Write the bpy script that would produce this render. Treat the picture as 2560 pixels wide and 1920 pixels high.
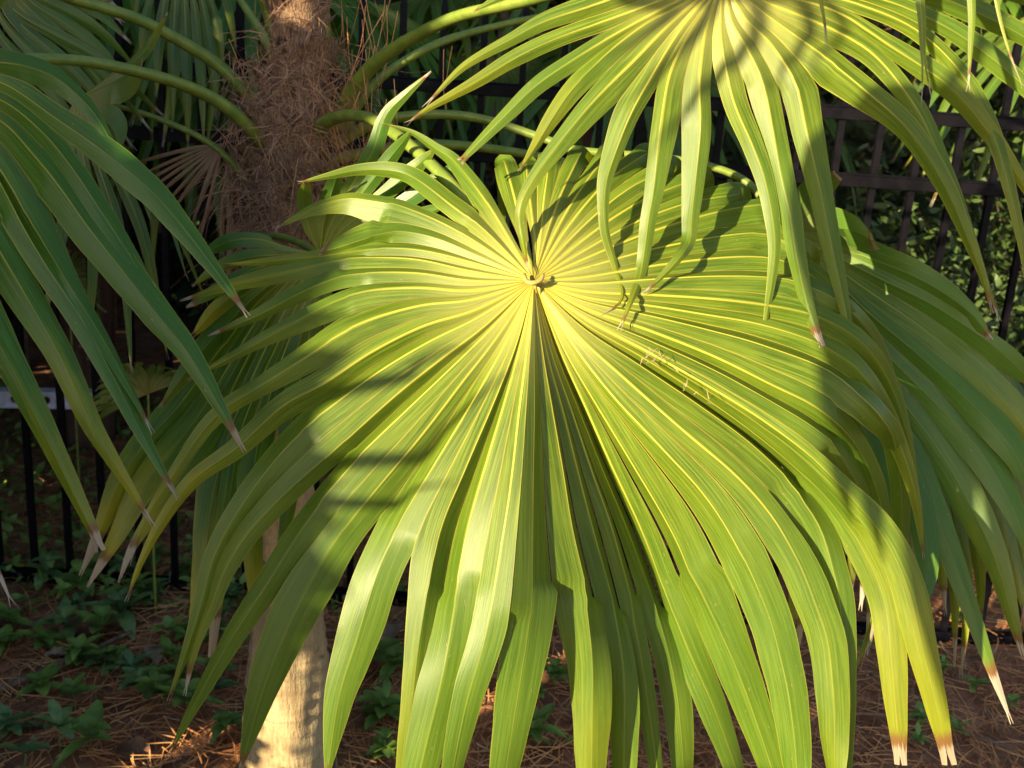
import bpy, math, random
import numpy as np
from mathutils import Vector, Matrix
R = math.radians
rng = random.Random(7)
nr = np.random.RandomState(11)
SC = bpy.context.scene
for o in list(bpy.data.objects): bpy.data.objects.remove(o)
COL = SC.collection

# ------------------------------------------------------------------ camera
CAMP = Vector((0, 0, 1.5)); PITCH = R(15.8); ROLL = R(3.78); FP = 2560.0
FW = Vector((0, math.cos(PITCH), -math.sin(PITCH)))
U0 = Vector((0, math.sin(PITCH), math.cos(PITCH))); R0 = Vector((1, 0, 0))
RT = math.cos(ROLL)*R0 + math.sin(ROLL)*U0
UP = math.cos(ROLL)*U0 - math.sin(ROLL)*R0
cd = bpy.data.cameras.new("camera"); cam = bpy.data.objects.new("camera", cd); COL.objects.link(cam)
m = Matrix((RT, UP, -FW)).transposed().to_4x4(); m.translation = CAMP
cam.matrix_world = m
cd.sensor_width = 36; cd.lens = 36; cd.clip_start = 0.02; cd.clip_end = 300
cd.dof.use_dof = True; cd.dof.focus_distance = 1.36; cd.dof.aperture_fstop = 8.0
SC.camera = cam

# ------------------------------------------------------------------ light
SUN_AZ, SUN_EL = R(42), R(15)
LD = Vector((math.sin(SUN_AZ)*math.cos(SUN_EL), math.cos(SUN_AZ)*math.cos(SUN_EL), -math.sin(SUN_EL)))
sd = bpy.data.lights.new("sun", 'SUN'); sd.energy = 5.0; sd.angle = R(0.5); sd.color = (1.0, 0.82, 0.46)
so = bpy.data.objects.new("sun", sd); COL.objects.link(so)
so.rotation_euler = LD.to_track_quat('-Z', 'Y').to_euler(); so.location = (-3, -3, 4)
W = bpy.data.worlds.new("World"); SC.world = W; W.use_nodes = True
wn = W.node_tree; bg = wn.nodes["Background"]
sky = wn.nodes.new("ShaderNodeTexSky"); sky.sky_type = 'NISHITA'; sky.sun_disc = False
sky.sun_elevation = SUN_EL; sky.sun_rotation = R(180+42)
wn.links.new(sky.outputs[0], bg.inputs[0]); bg.inputs[1].default_value = 0.092
SC.view_settings.view_transform = 'Standard'; SC.view_settings.look = 'None'
SC.view_settings.exposure = 1.5; SC.view_settings.gamma = 1

# ------------------------------------------------------------------ helpers
def P(x, y, d):
    """photo pixel (2560x1920) at depth d metres -> world"""
    return CAMP + d*(FW + RT*((x-1280)/FP) - UP*((y-960)/FP))
def G(x, y, z=0.0):
    v = FW + RT*((x-1280)/FP) - UP*((y-960)/FP)
    return CAMP + v*((z-CAMP.z)/v.z)
def tag(o, label=None, cat=None, group=None, kind=None):
    if label: o['label'] = label
    if cat: o['category'] = cat
    if group: o['group'] = group
    if kind: o['kind'] = kind
    return o
def empty(name, loc=(0, 0, 0)):
    o = bpy.data.objects.new(name, None); COL.objects.link(o); o.location = loc; o.empty_display_size = .05
    return o
def mesh(name, V, F, mat, parent=None, smooth=True, attrs=None):
    me = bpy.data.meshes.new(name)
    V = np.asarray(V, dtype=np.float32)
    if parent is not None:
        pl = np.array(world_loc(parent), dtype=np.float32); V = V - pl
    me.from_pydata(V.tolist(), [], F)
    if attrs:
        for k, a in attrs.items():
            at = me.color_attributes.new(k, 'FLOAT_COLOR', 'POINT')
            at.data.foreach_set('color', np.asarray(a, dtype=np.float32).ravel())
    if smooth: me.polygons.foreach_set('use_smooth', [True]*len(me.polygons))
    me.materials.append(mat); me.update()
    o = bpy.data.objects.new(name, me); COL.objects.link(o)
    if parent is not None: o.parent = parent
    return o
def world_loc(o):
    v = Vector((0, 0, 0))
    while o is not None: v = v + o.location; o = o.parent
    return v

# ------------------------------------------------------------------ materials
def newmat(name):
    mt = bpy.data.materials.new(name); mt.use_nodes = True
    return mt, mt.node_tree.nodes, mt.node_tree.links, mt.node_tree.nodes['Principled BSDF']
def mth(N, L, op, a, b=None, c=None, clamp=False):
    n = N.new('ShaderNodeMath'); n.operation = op; n.use_clamp = clamp
    for i, v in enumerate((a, b, c)):
        if v is None: continue
        if isinstance(v, (int, float)): n.inputs[i].default_value = v
        else: L.new(v, n.inputs[i])
    return n.outputs[0]
def sstep(N, L, x, a, b, lo=0.0, hi=1.0):
    n = N.new('ShaderNodeMapRange'); n.interpolation_type = 'SMOOTHSTEP'
    L.new(x, n.inputs[0])
    for i, v in zip((1, 2, 3, 4), (a, b, lo, hi)):
        if isinstance(v, (int, float)): n.inputs[i].default_value = v
        else: L.new(v, n.inputs[i])
    return n.outputs[0]
def mixc(N, L, f, a, b):
    n = N.new('ShaderNodeMix'); n.data_type = 'RGBA'
    if isinstance(f, (int, float)): n.inputs[0].default_value = f
    else: L.new(f, n.inputs[0])
    for i, v in ((6, a), (7, b)):
        if isinstance(v, tuple): n.inputs[i].default_value = v+(1,)
        else: L.new(v, n.inputs[i])
    return n.outputs[2]
def noise(N, L, vec, scale=5, detail=4, rough=.55):
    n = N.new('ShaderNodeTexNoise'); n.inputs['Scale'].default_value = scale
    n.inputs['Detail'].default_value = detail; n.inputs['Roughness'].default_value = rough
    if vec is not None: L.new(vec, n.inputs['Vector'])
    return n.outputs[0]

def leaf_material(name, base, base2, trans, rib, rough=.36, tf=.3, ribw=.0011, green=(.05, .13, .014), outer=.7):
    mt, N, L, pb = newmat(name)
    a = N.new('ShaderNodeAttribute'); a.attribute_name = 'pos'
    s = N.new('ShaderNodeSeparateColor'); L.new(a.outputs['Color'], s.inputs[0])
    u, v, sm, hw = s.outputs[0], s.outputs[1], s.outputs[2], a.outputs['Alpha']
    b = N.new('ShaderNodeAttribute'); b.attribute_name = 'seg'
    t = N.new('ShaderNodeSeparateColor'); L.new(b.outputs['Color'], t.inputs[0])
    rnd, tip, yel, fused = t.outputs[0], t.outputs[1], t.outputs[2], b.outputs['Alpha']
    uu = mth(N, L, 'ABSOLUTE', mth(N, L, 'MULTIPLY_ADD', u, 2, -1))
    x = mth(N, L, 'MULTIPLY', mth(N, L, 'MULTIPLY_ADD', u, 2, -1), hw)
    cv = N.new('ShaderNodeCombineXYZ')
    L.new(mth(N, L, 'MULTIPLY', x, 560), cv.inputs[0]); L.new(mth(N, L, 'MULTIPLY', sm, 7), cv.inputs[1])
    L.new(mth(N, L, 'MULTIPLY', rnd, 60), cv.inputs[2])
    st = noise(N, L, cv.outputs[0], 1.0, 3, .7)
    cv2 = N.new('ShaderNodeCombineXYZ')
    L.new(mth(N, L, 'MULTIPLY', x, 60), cv2.inputs[0]); L.new(mth(N, L, 'MULTIPLY', sm, 9), cv2.inputs[1])
    L.new(mth(N, L, 'MULTIPLY', rnd, 37), cv2.inputs[2])
    bl = noise(N, L, cv2.outputs[0], 1.0, 4, .6)
    cv3 = N.new('ShaderNodeCombineXYZ')
    L.new(mth(N, L, 'MULTIPLY', x, 1100), cv3.inputs[0]); L.new(mth(N, L, 'MULTIPLY', sm, 260), cv3.inputs[1])
    L.new(mth(N, L, 'MULTIPLY', rnd, 91), cv3.inputs[2])
    sp = noise(N, L, cv3.outputs[0], .35, 1, .5)
    c = mixc(N, L, sstep(N, L, bl, .35, .65), base, base2)
    c = mixc(N, L, sstep(N, L, st, .45, .66, 0, .6), c, tuple(min(1, q*1.7+.02) for q in base2))
    c = mixc(N, L, sstep(N, L, st, .32, .48, .5, 0), c, tuple(q*.55 for q in base))
    # pale inner fan: yellow leaf base plus a painted highlight at the hub
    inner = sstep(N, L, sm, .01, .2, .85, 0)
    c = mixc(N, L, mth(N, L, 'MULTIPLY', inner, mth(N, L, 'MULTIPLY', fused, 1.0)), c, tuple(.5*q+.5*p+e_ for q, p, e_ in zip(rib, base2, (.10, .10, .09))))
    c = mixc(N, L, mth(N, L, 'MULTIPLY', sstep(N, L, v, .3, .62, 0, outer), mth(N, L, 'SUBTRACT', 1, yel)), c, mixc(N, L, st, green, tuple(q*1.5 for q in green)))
    # midrib
    ax = mth(N, L, 'ABSOLUTE', x)
    rw = mth(N, L, 'MULTIPLY', sstep(N, L, v, .2, .9, 1.0, .45), mth(N, L, 'MULTIPLY_ADD', rnd, .5, .75))
    mr = sstep(N, L, mth(N, L, 'DIVIDE', ax, rw), ribw*.6, ribw*1.5, 1, 0)
    mr = mth(N, L, 'MULTIPLY', mr, sstep(N, L, v, .25, .6, 1, .22))
    c = mixc(N, L, mr, c, rib)
    # edge / commissure line
    ed = mth(N, L, 'MULTIPLY', sstep(N, L, mth(N, L, 'SUBTRACT', hw, ax), .0003, .0014, .75, 0), sstep(N, L, v, .3, .6, 1, .5))
    c = mixc(N, L, ed, c, mixc(N, L, rnd, tuple(q*.85 for q in rib), (.20, .13, .04)))
    # specks
    c = mixc(N, L, sstep(N, L, sp, .74, .79, 0, .8), c, (.30, .22, .10))
    cv4 = N.new('ShaderNodeCombineXYZ')
    L.new(mth(N, L, 'MULTIPLY', x, 260), cv4.inputs[0]); L.new(mth(N, L, 'MULTIPLY', sm, 60), cv4.inputs[1]); L.new(mth(N, L, 'MULTIPLY', rnd, 23), cv4.inputs[2])
    sp2 = noise(N, L, cv4.outputs[0], .5, 5, .75)
    c = mixc(N, L, sstep(N, L, sp2, .66, .74, 0, .55), c, (.20, .17, .05))
    c = mixc(N, L, mth(N, L, 'MULTIPLY', rnd, .12), c, green)
    # yellowing near the tip (painted see-through sun on two hero blades), then brown line, then bleached dry tip
    ya = mth(N, L, 'ADD', v, mth(N, L, 'MULTIPLY_ADD', bl, .5, -.25))
    yf = mth(N, L, 'MULTIPLY', sstep(N, L, ya, .55, .95), yel)
    c = mixc(N, L, yf, c, (.30, .275, .013))
    e = mth(N, L, 'SUBTRACT', mth(N, L, 'ADD', v, mth(N, L, 'MULTIPLY_ADD', st, .04, -.02)), tip)
    c = mixc(N, L, sstep(N, L, e, -.022, -.004), c, (.17, .085, .03))
    c = mixc(N, L, sstep(N, L, e, .002, .012), c, mixc(N, L, st, (.20, .15, .11), mixc(N, L, rnd, (.36, .28, .20), (.6, .54, .48))))
    L.new(c, pb.inputs['Base Color'])
    pb.inputs['Roughness'].default_value = rough; pb.inputs['Specular IOR Level'].default_value = .38
    L.new(mth(N, L, 'MULTIPLY_ADD', st, .3, rough-.14), pb.inputs['Roughness'])
    bp = N.new('ShaderNodeBump'); bp.inputs['Strength'].default_value = .35; bp.inputs['Distance'].default_value = .0008
    L.new(mth(N, L, 'ADD', st, mth(N, L, 'MULTIPLY', mr, 1.2)), bp.inputs['Height']); L.new(bp.outputs[0], pb.inputs['Normal'])
    tr = N.new('ShaderNodeBsdfTranslucent'); L.new(mixc(N, L, .75, c, trans), tr.inputs[0])
    mx = N.new('ShaderNodeMixShader'); mx.inputs[0].default_value = tf
    out = N['Material Output'] if 'Material Output' in N else N[0]
    L.new(pb.outputs[0], mx.inputs[1]); L.new(tr.outputs[0], mx.inputs[2]); L.new(mx.outputs[0], N['Material Output'].inputs[0])
    return mt
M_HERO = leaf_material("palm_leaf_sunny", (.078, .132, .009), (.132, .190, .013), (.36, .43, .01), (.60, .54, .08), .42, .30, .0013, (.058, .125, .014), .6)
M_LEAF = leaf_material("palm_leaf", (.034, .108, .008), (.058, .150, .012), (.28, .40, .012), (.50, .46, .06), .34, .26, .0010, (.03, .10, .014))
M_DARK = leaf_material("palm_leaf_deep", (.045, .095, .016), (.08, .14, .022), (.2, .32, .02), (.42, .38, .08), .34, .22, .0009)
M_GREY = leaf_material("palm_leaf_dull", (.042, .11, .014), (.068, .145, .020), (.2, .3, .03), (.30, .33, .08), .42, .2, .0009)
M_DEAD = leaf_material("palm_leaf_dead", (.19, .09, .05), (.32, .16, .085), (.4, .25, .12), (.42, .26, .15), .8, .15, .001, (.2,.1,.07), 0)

def stalk_material():
    mt, N, L, pb = newmat("petiole_green")
    tc = N.new('ShaderNodeTexCoord'); n = noise(N, L, tc.outputs['Object'], 40, 4)
    a = N.new('ShaderNodeAttribute'); a.attribute_name = 'pos'
    s = N.new('ShaderNodeSeparateColor'); L.new(a.outputs['Color'], s.inputs[0])
    c = mixc(N, L, sstep(N, L, n, .35, .65), (.13, .20, .03), (.20, .26, .045))
    c = mixc(N, L, sstep(N, L, s.outputs[1], 0, .16, .7, 0), c, (.36, .33, .05))
    c = mixc(N, L, s.outputs[0], c, (.40, .42, .09))
    L.new(c, pb.inputs['Base Color']); pb.inputs['Roughness'].default_value = .42
    bp = N.new('ShaderNodeBump'); bp.inputs['Strength'].default_value = .2; bp.inputs['Distance'].default_value = .002
    L.new(n, bp.inputs['Height']); L.new(bp.outputs[0], pb.inputs['Normal'])
    return mt
M_STALK = stalk_material()

def simple(name, c1, c2, scale, rough=.8, bump=.3, bd=.004, stretch=None, metallic=0):
    mt, N, L, pb = newmat(name)
    tc = N.new('ShaderNodeTexCoord'); v = tc.outputs['Object']
    if stretch:
        mp = N.new('ShaderNodeMapping'); mp.inputs['Scale'].default_value = stretch; L.new(v, mp.inputs[0]); v = mp.outputs[0]
    n = noise(N, L, v, scale, 6, .6)
    c = mixc(N, L, sstep(N, L, n, .32, .68), c1, c2)
    L.new(c, pb.inputs['Base Color']); pb.inputs['Roughness'].default_value = rough; pb.inputs['Metallic'].default_value = metallic
    bp = N.new('ShaderNodeBump'); bp.inputs['Strength'].default_value = bump; bp.inputs['Distance'].default_value = bd
    L.new(n, bp.inputs['Height']); L.new(bp.outputs[0], pb.inputs['Normal'])
    return mt
M_SOIL = simple("soil", (.20, .08, .042), (.42, .19, .10), 14, .95, .8, .02)
M_FENCE = simple("black_painted_metal", (.002, .002, .004), (.006, .005, .009), 30, .5, .1, .001)
M_GALV = simple("galvanised_metal", (.45, .45, .56), (.70, .69, .80), 45, .45, .2, .001)
M_YELLOW = simple("yellow_paint", (.55, .33, .02), (.75, .5, .05), 60, .5, .4, .002)
M_FIBRE = simple("palm_fibre", (.15, .075, .05), (.50, .29, .19), 30, .9, .2, .002)
M_NEEDLE = simple("pine_needle", (.50, .19, .07), (.80, .40, .17), 9, .75, .1, .001)
M_STRAW = simple("dry_straw", (.28, .19, .12), (.5, .38, .25), 20, .85, .3, .002)
M_DRY = simple("dry_leaf_brown", (.14, .06, .035), (.30, .15, .08), 25, .7, .4, .002)
M_TWIG = simple("twig_bark", (.14, .085, .06), (.27, .18, .13), 40, .85, .4, .002)
M_COVER = simple("ground_cover_leaf", (.11, .19, .035), (.21, .32, .06), 18, .5, .3, .002)
M_COVERM = simple("ground_cover_leaf_dull", (.06, .14, .05), (.20, .28, .08), 26, .45, .3, .002)
M_COVERL = simple("young_cover_leaf", (.10, .19, .03), (.18, .28, .05), 18, .5, .3, .002)
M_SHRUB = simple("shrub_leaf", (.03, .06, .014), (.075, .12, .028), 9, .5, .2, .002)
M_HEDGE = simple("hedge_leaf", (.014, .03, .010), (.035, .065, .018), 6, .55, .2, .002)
M_BARK = simple("bark_brown", (.07, .035, .028), (.15, .08, .06), 18, .9, .8, .01, (1, 1, .25))

M_FENCE.node_tree.nodes['Principled BSDF'].inputs['Specular IOR Level'].default_value = .12
def trunk_material():
    mt, N, L, pb = newmat("palm_trunk_bark")
    tc = N.new('ShaderNodeTexCoord'); v = tc.outputs['Object']
    mp = N.new('ShaderNodeMapping'); mp.inputs['Scale'].default_value = (1, 1, .35); L.new(v, mp.inputs[0])
    n1 = noise(N, L, mp.outputs[0], 22, 6, .65)
    mp2 = N.new('ShaderNodeMapping'); mp2.inputs['Scale'].default_value = (130, 130, 14); L.new(v, mp2.inputs[0])
    n2 = noise(N, L, mp2.outputs[0], 1, 4, .7)
    mp3 = N.new('ShaderNodeMapping'); mp3.inputs['Scale'].default_value = (3, 3, 60); mp3.inputs['Rotation'].default_value = (.12, .1, 0); L.new(v, mp3.inputs[0])
    n3 = noise(N, L, mp3.outputs[0], 1, 3, .6)
    n4 = noise(N, L, v, 17, 2, .4)
    c = mixc(N, L, sstep(N, L, n1, .3, .7), (.36, .25, .14), (.52, .40, .24))
    c = mixc(N, L, sstep(N, L, n2, .4, .7, 0, .5), c, (.22, .14, .08))
    c = mixc(N, L, sstep(N, L, n3, .56, .68, 0, .45), c, (.20, .13, .08))
    c = mixc(N, L, sstep(N, L, n4, .66, .72, 0, .85), c, (.06, .04, .03))
    sx = N.new('ShaderNodeSeparateXYZ'); L.new(v, sx.inputs[0])
    c = mixc(N, L, sstep(N, L, sx.outputs[2], .55, .9, 0, .8), c, mixc(N, L, n1, (.17, .09, .06), (.40, .23, .16)))
    L.new(c, pb.inputs['Base Color']); pb.inputs['Roughness'].default_value = .9
    bp = N.new('ShaderNodeBump'); bp.inputs['Strength'].default_value = .7; bp.inputs['Distance'].default_value = .006
    L.new(mth(N, L, 'ADD', n2, mth(N, L, 'ADD', n3, n1)), bp.inputs['Height']); L.new(bp.outputs[0], pb.inputs['Normal'])
    return mt
M_TRUNK = trunk_material()

# ------------------------------------------------------------------ curves and blades
def spline(pts, n=90):
    p = np.array([tuple(q) for q in pts], float)
    if len(p) == 2: p = np.array([p[0], (p[0]+p[1])/2, p[1]])
    q = np.vstack([2*p[0]-p[1], p, 2*p[-1]-p[-2]])
    out = []
    for i in range(1, len(q)-2):
        a, b, c, d = q[i-1], q[i], q[i+1], q[i+2]
        for t in np.linspace(0, 1, 14, endpoint=False):
            out.append(.5*((2*b)+(-a+c)*t+(2*a-5*b+4*c-d)*t*t+(-a+3*b-3*c+d)*t**3))
    out.append(q[-2]); out = np.array(out)
    # soften
    for _ in range(3): out[1:-1] = .25*out[:-2]+.5*out[1:-1]+.25*out[2:]
    return out
class Curve:
    def __init__(s, pts):
        s.p = spline(pts); d = np.linalg.norm(np.diff(s.p, axis=0), axis=1)
        s.s = np.concatenate([[0], np.cumsum(d)]); s.L = s.s[-1]
    def at(s, x):
        x = np.clip(x, 0, None)
        r = np.stack([np.interp(x, s.s, s.p[:, k]) for k in range(3)], -1)
        ex = np.maximum(x-s.L, 0)[..., None]
        if np.any(ex > 0):
            t = s.p[-1]-s.p[-3]; t = t/np.linalg.norm(t); r = r+ex*t
        return r
def nrm(v): return v/np.maximum(np.linalg.norm(v, axis=-1, keepdims=True), 1e-9)
PROF = np.array([(0, 1.0), (.15, 1.05), (.35, .98), (.55, .80), (.75, .52), (.9, .26), (1, .04)])
BLUNT = np.array([(0, 1.0), (.2, 1.05), (.5, .9), (.8, .6), (.95, .38), (1, .28)])
UC = [0, .04, .25, .5, .75, 1.0]

def frond(name, segs, splits, mat, parent, ref=None, fold=.30, closed=False, tilt=25, label=None, seed=0, kb=None):
    """segs: list of dict(c=Curve, w=half width in m, ...) ordered round the fan; splits: radius (m) or list to which neighbours are joined"""
    rg = random.Random(seed); n = len(segs)
    V = []; F = []; A = []; B = []
    ref = np.array(ref if ref is not None else CAMP)
    if kb is None: kb = [rg.uniform(-.012, .012) for _ in range(n)]
    kb = list(kb)+[0]*(n-len(kb))
    sp = splits if isinstance(splits, (list, tuple)) else [splits]*(n if closed else n-1)
    for i, sg in enumerate(segs):
        c = sg['c']; L = c.L; ns = sg.get('ns', 46)
        s = L*np.linspace(0, 1, ns)**1.05
        C = c.at(s); view = nrm(ref-C)
        sw = np.minimum(s, .42)+np.clip(s-.42, 0, 1)*.3
        kl, kr = (kb[i-1] if i > 0 else kb[i]), kb[i]
        C = C-view*((kl+kr)/2*sw)[:, None]; T = nrm(np.gradient(C, axis=0))
        nb = []
        for sgn in (-1, 1):
            j = i+sgn
            b = i-1 if sgn < 0 else i
            if closed: j %= n; b %= n
            if 0 <= j < n and 0 <= b < len(sp) and sp[b] > 0:
                nb.append((segs[j]['c'].at(s)-view*(kb[b]*2*sw)[:, None]+view*((kl+kr)/2*sw)[:, None]*1.0, sp[b]))
            else: nb.append(None)
        # plain side vector (perpendicular to stem, seen square on), then tilted
        perp = nrm(np.cross(T, view))
        ang = R(sg['tw']) if 'tw' in sg else R(rg.uniform(-tilt, tilt))
        msp = max([x[1] for x in nb if x] or [0.03])
        uf = np.clip((s-msp)/max(L-msp, 1e-3), 0, 1)
        a = ang*(uf*uf*(3-2*uf))
        if 'twist' in sg:
            a0, u0, u1 = sg['twist']; q = np.clip((uf-u0)/(u1-u0), 0, 1); a = a+R(a0)*(q*q*(3-2*q))
        nm = nrm(np.cross(perp, T))
        nm = np.where(((nm*view).sum(1) < 0)[:, None], -nm, nm)
        perp_t = perp*np.cos(a)[:, None]+nm*np.sin(a)[:, None]
        up_t = nm*np.cos(a)[:, None]-perp*np.sin(a)[:, None]
        prof = BLUNT if sg.get('blunt') else PROF
        E = []
        for k, sgn in enumerate((-1, 1)):
            o = nb[k]; oth = nb[1-k]
            if o is not None:
                half = (o[0]-C)/2; ss = o[1]
            elif oth is not None:
                half = -(oth[0]-C)/2; ss = min(oth[1], L*.3)
            else: half = None; ss = 0.0
            u = np.clip((s-ss)/max(L-ss, 1e-3), 0, 1)
            w = sg['w']*np.interp(u, prof[:, 0], prof[:, 1])
            w = w*(1+.012*np.sin(s*38+rg.random()*6)+.012*np.sin(s*90+rg.random()*6))
            if half is None:
                w = w*np.clip(s/.05, .15, 1)
                E.append(perp_t*(sgn*w)[:, None]); continue
            if sg.get('dir') is None:
                sig = 1 if (half[len(half)//3]*perp[len(half)//3]).sum() > 0 else -1
            own = perp_t*(sig*w)[:, None]
            f = np.clip((s-ss)/.15, 0, 1); f = (f*f*(3-2*f))[:, None]
            idx = np.searchsorted(s, ss)-1; idx = max(min(idx, len(s)-1), 0)
            hs = half.copy()
            if idx < len(s)-1:
                hl = np.linalg.norm(half[idx]); hd = nrm(half[idx+1:]); 
                hs[idx+1:] = nrm(half[idx][None, :]*.6+own[idx+1:]*.4/max(sg['w'], 1e-4)*hl)*hl
            e = hs*(1-f)+own*f
            gap = np.clip((s-ss)/.05, 0, 1)[:, None]*.06
            E.append(e*(1-gap))
        E0, E1 = E
        W0 = np.linalg.norm(E0, axis=1); W1 = np.linalg.norm(E1, axis=1); hw = (W0+W1)/2
        nrml = nrm(np.cross(T, nrm(E1-E0))); nrml = np.where(((nrml*up_t).sum(1) < 0)[:, None], -nrml, nrml)
        free = np.clip((s-msp)/.12, 0, 1)
        fa = fold*(1-.25*free)*hw*sg.get('fold', 1)
        arch = sg.get('arch', .03)*free*hw
        tipstart = sg.get('tip', min(.99, rg.uniform(.95, 1.0))); yel = sg.get('yel', rg.uniform(0, .7)**2); rv = rg.random()
        fork = sg.get('fork', rg.uniform(.965, .99)); fk = np.clip((s/L-fork)/(1-fork), 0, 1)
        spread = sg.get('spread', rg.uniform(.0005, .003))
        fus = 1-free*.8
        for k, e in enumerate((E0, E1)):
            base = len(V); ed = nrm(e)
            for r in range(ns):
                for uc in UC:
                    q = uc
                    p = C[r]+e[r]*q+nrml[r]*(fa[r]*(1-q)+arch[r]*4*q*(1-q)) + ed[r]*(fk[r]**1.3*spread)
                    if fk[r] > 0: p = p + e[r]*(0)
                    V.append(p); A.append((.5+.5*(q if k else -q), s[r]/L, s[r], max(hw[r], 1e-4))); B.append((rv, tipstart, yel, fus[r]))
            m_ = len(UC)
            for r in range(ns-1):
                for q in range(m_-1):
                    a_ = base+r*m_+q
                    F.append((a_, a_+1, a_+m_+1, a_+m_) if k else (a_, a_+m_, a_+m_+1, a_+1))
    o = mesh(name, V, F, mat, parent, True, {'pos': A, 'seg': B})
    if label: o['label'] = label
    return o

def tube(pts, r0, r1=None, sides=8, flat=1.0, n=None, rough=None):
    """returns V,F,A for a tapered tube along a spline (radii may be a list)"""
    c = Curve(pts); n = n or max(10, int(c.L/.012))
    n = min(n, 120); s = np.linspace(0, c.L, n); C = c.at(s); T = nrm(np.gradient(C, axis=0))
    rad = np.interp(s/c.L, np.linspace(0, 1, len(r0)), r0) if isinstance(r0, (list, tuple)) else np.linspace(r0, r1 if r1 is not None else r0, n)
    up = np.array([0, 0, 1.0]); V = []; F = []; A = []
    for i in range(n):
        sd_ = np.cross(T[i], up)
        if np.linalg.norm(sd_) < .05: sd_ = np.array([1.0, 0, 0])
        sd_ = sd_/np.linalg.norm(sd_); w = np.cross(sd_, T[i])
        for k in range(sides):
            a = 2*math.pi*k/sides
            V.append(C[i]+sd_*math.cos(a)*rad[i]+w*math.sin(a)*rad[i]*flat); A.append((0.15*(math.sin(a) > .6), i/(n-1), 0, 0))
    for i in range(n-1):
        for k in range(sides):
            a = i*sides+k; b = i*sides+(k+1) % sides
            F.append((a, b, b+sides, a+sides))
    F.append(tuple(range(sides))[::-1]); F.append(tuple((n-1)*sides+k for k in range(sides)))
    return V, F, A
def join(parts):
    V = []; F = []; A = []
    for p in parts:
        b = len(V); V += list(p[0]); F += [tuple(i+b for i in f) for f in p[1]]
        A += list(p[2]) if len(p) > 2 else [(0, 0, 0, 0)]*len(p[0])
    return V, F, A
def petiole(parent, pts, r0, r1=None, name="petiole", flat=.75):
    V, F, A = tube(pts, r0, r1, 10, flat)
    return mesh(name, V, F, M_STALK, parent, True, {'pos': A})

def seg_px(H, pts, w, depth, back=False, **kw):
    """trace in photo pixels -> blade; w = full width px at its widest"""
    q = []; allp = [H]+[p for p in pts]; n = len(allp)
    for i, p in enumerate(allp):
        d = p[2] if len(p) > 2 else depth(p[0], p[1], i/(n-1))
        q.append(P(p[0], p[1], d))
    if back:
        (x0, y0), (x1, y1) = allp[-2][:2], allp[-1][:2]
        L = math.hypot(x1-x0, y1-y0); dx, dy = (x1-x0)/L, (y1-y0)/L; d = depth(x1, y1, 1)
        q += [P(x1+dx*26, y1+dy*20, d+.05), P(x1+dx*38, y1+dy*12+18, d+.12), P(x1+dx*45, y1+90, d+.18), P(x1+dx*50, y1+190, d+.2)]
    dm = depth(allp[n//2][0], allp[n//2][1], .5)
    return dict(c=Curve(q), w=w/2*dm/FP, **kw)

# ================================================================== THE PALM
tb = G(716, 1945); TB = Vector((tb.x, tb.y, 0))
palm = empty("fan_palm", TB)
tag(palm, "fan palm with fibrous trunk whose pleated fronds fill the foreground before the black fence", "palm tree")
# trunk
tdep = 2.0
ctr = [(716, 1945), (722, 1700), (722, 1500), (712, 1250), (704, 1000), (702, 750), (715, 520), (735, 300), (752, 120), (765, -60), (775, -300)]
rpx = [122, 104, 82, 72, 66, 62, 64, 60, 52, 48, 46]
base_d = (TB-CAMP).dot(FW)
tp = []; tr_ = []
for (x, y), r in zip(ctr, rpx):
    # trunk stands nearly upright over its base: find depth where world y is close to that of the base
    v = FW + RT*((x-1280)/FP) - UP*((y-960)/FP)
    d = (TB.y+.015*math.sin(y*.004))/v.y
    tp.append(CAMP+v*d); tr_.append(r*d/FP)
tp[0].z = -.02
V, F, A = [], [], []
c = Curve(tp); n = 150; ss = np.linspace(0, c.L, n); Cc = c.at(ss); cl = np.array([0]+list(np.cumsum([(tp[i+1]-tp[i]).length for i in range(len(tp)-1)])))
rr = np.interp(ss, cl*(c.L/cl[-1]), tr_)
for i in range(n):
    for k in range(40):
        a = 2*math.pi*k/40
        ring = .0022*math.sin(ss[i]*180+math.sin(a*2)*1.2)*(1 if ss[i] < .9 else 2.2)
        q = rr[i]+ring+.003*math.sin(a*5+ss[i]*9)+.002*math.sin(a*11-ss[i]*23)
        V.append((Cc[i][0]+math.cos(a)*q, Cc[i][1]+math.sin(a)*q, Cc[i][2]))
for i in range(n-1):
    for k in range(40):
        a = i*40+k; b = i*40+(k+1) % 40; F.append((a, b, b+40, a+40))
F.append(tuple((n-1)*40+k for k in range(40)))
mesh("trunk", V, F, M_TRUNK, palm)
TR = Curve(tp)
def trunk_at(z):
    i = int(np.argmin(abs(TR.p[:, 2]-z))); return TR.p[i], np.interp(TR.s[i]/TR.L, cl/cl[-1], tr_)

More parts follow.
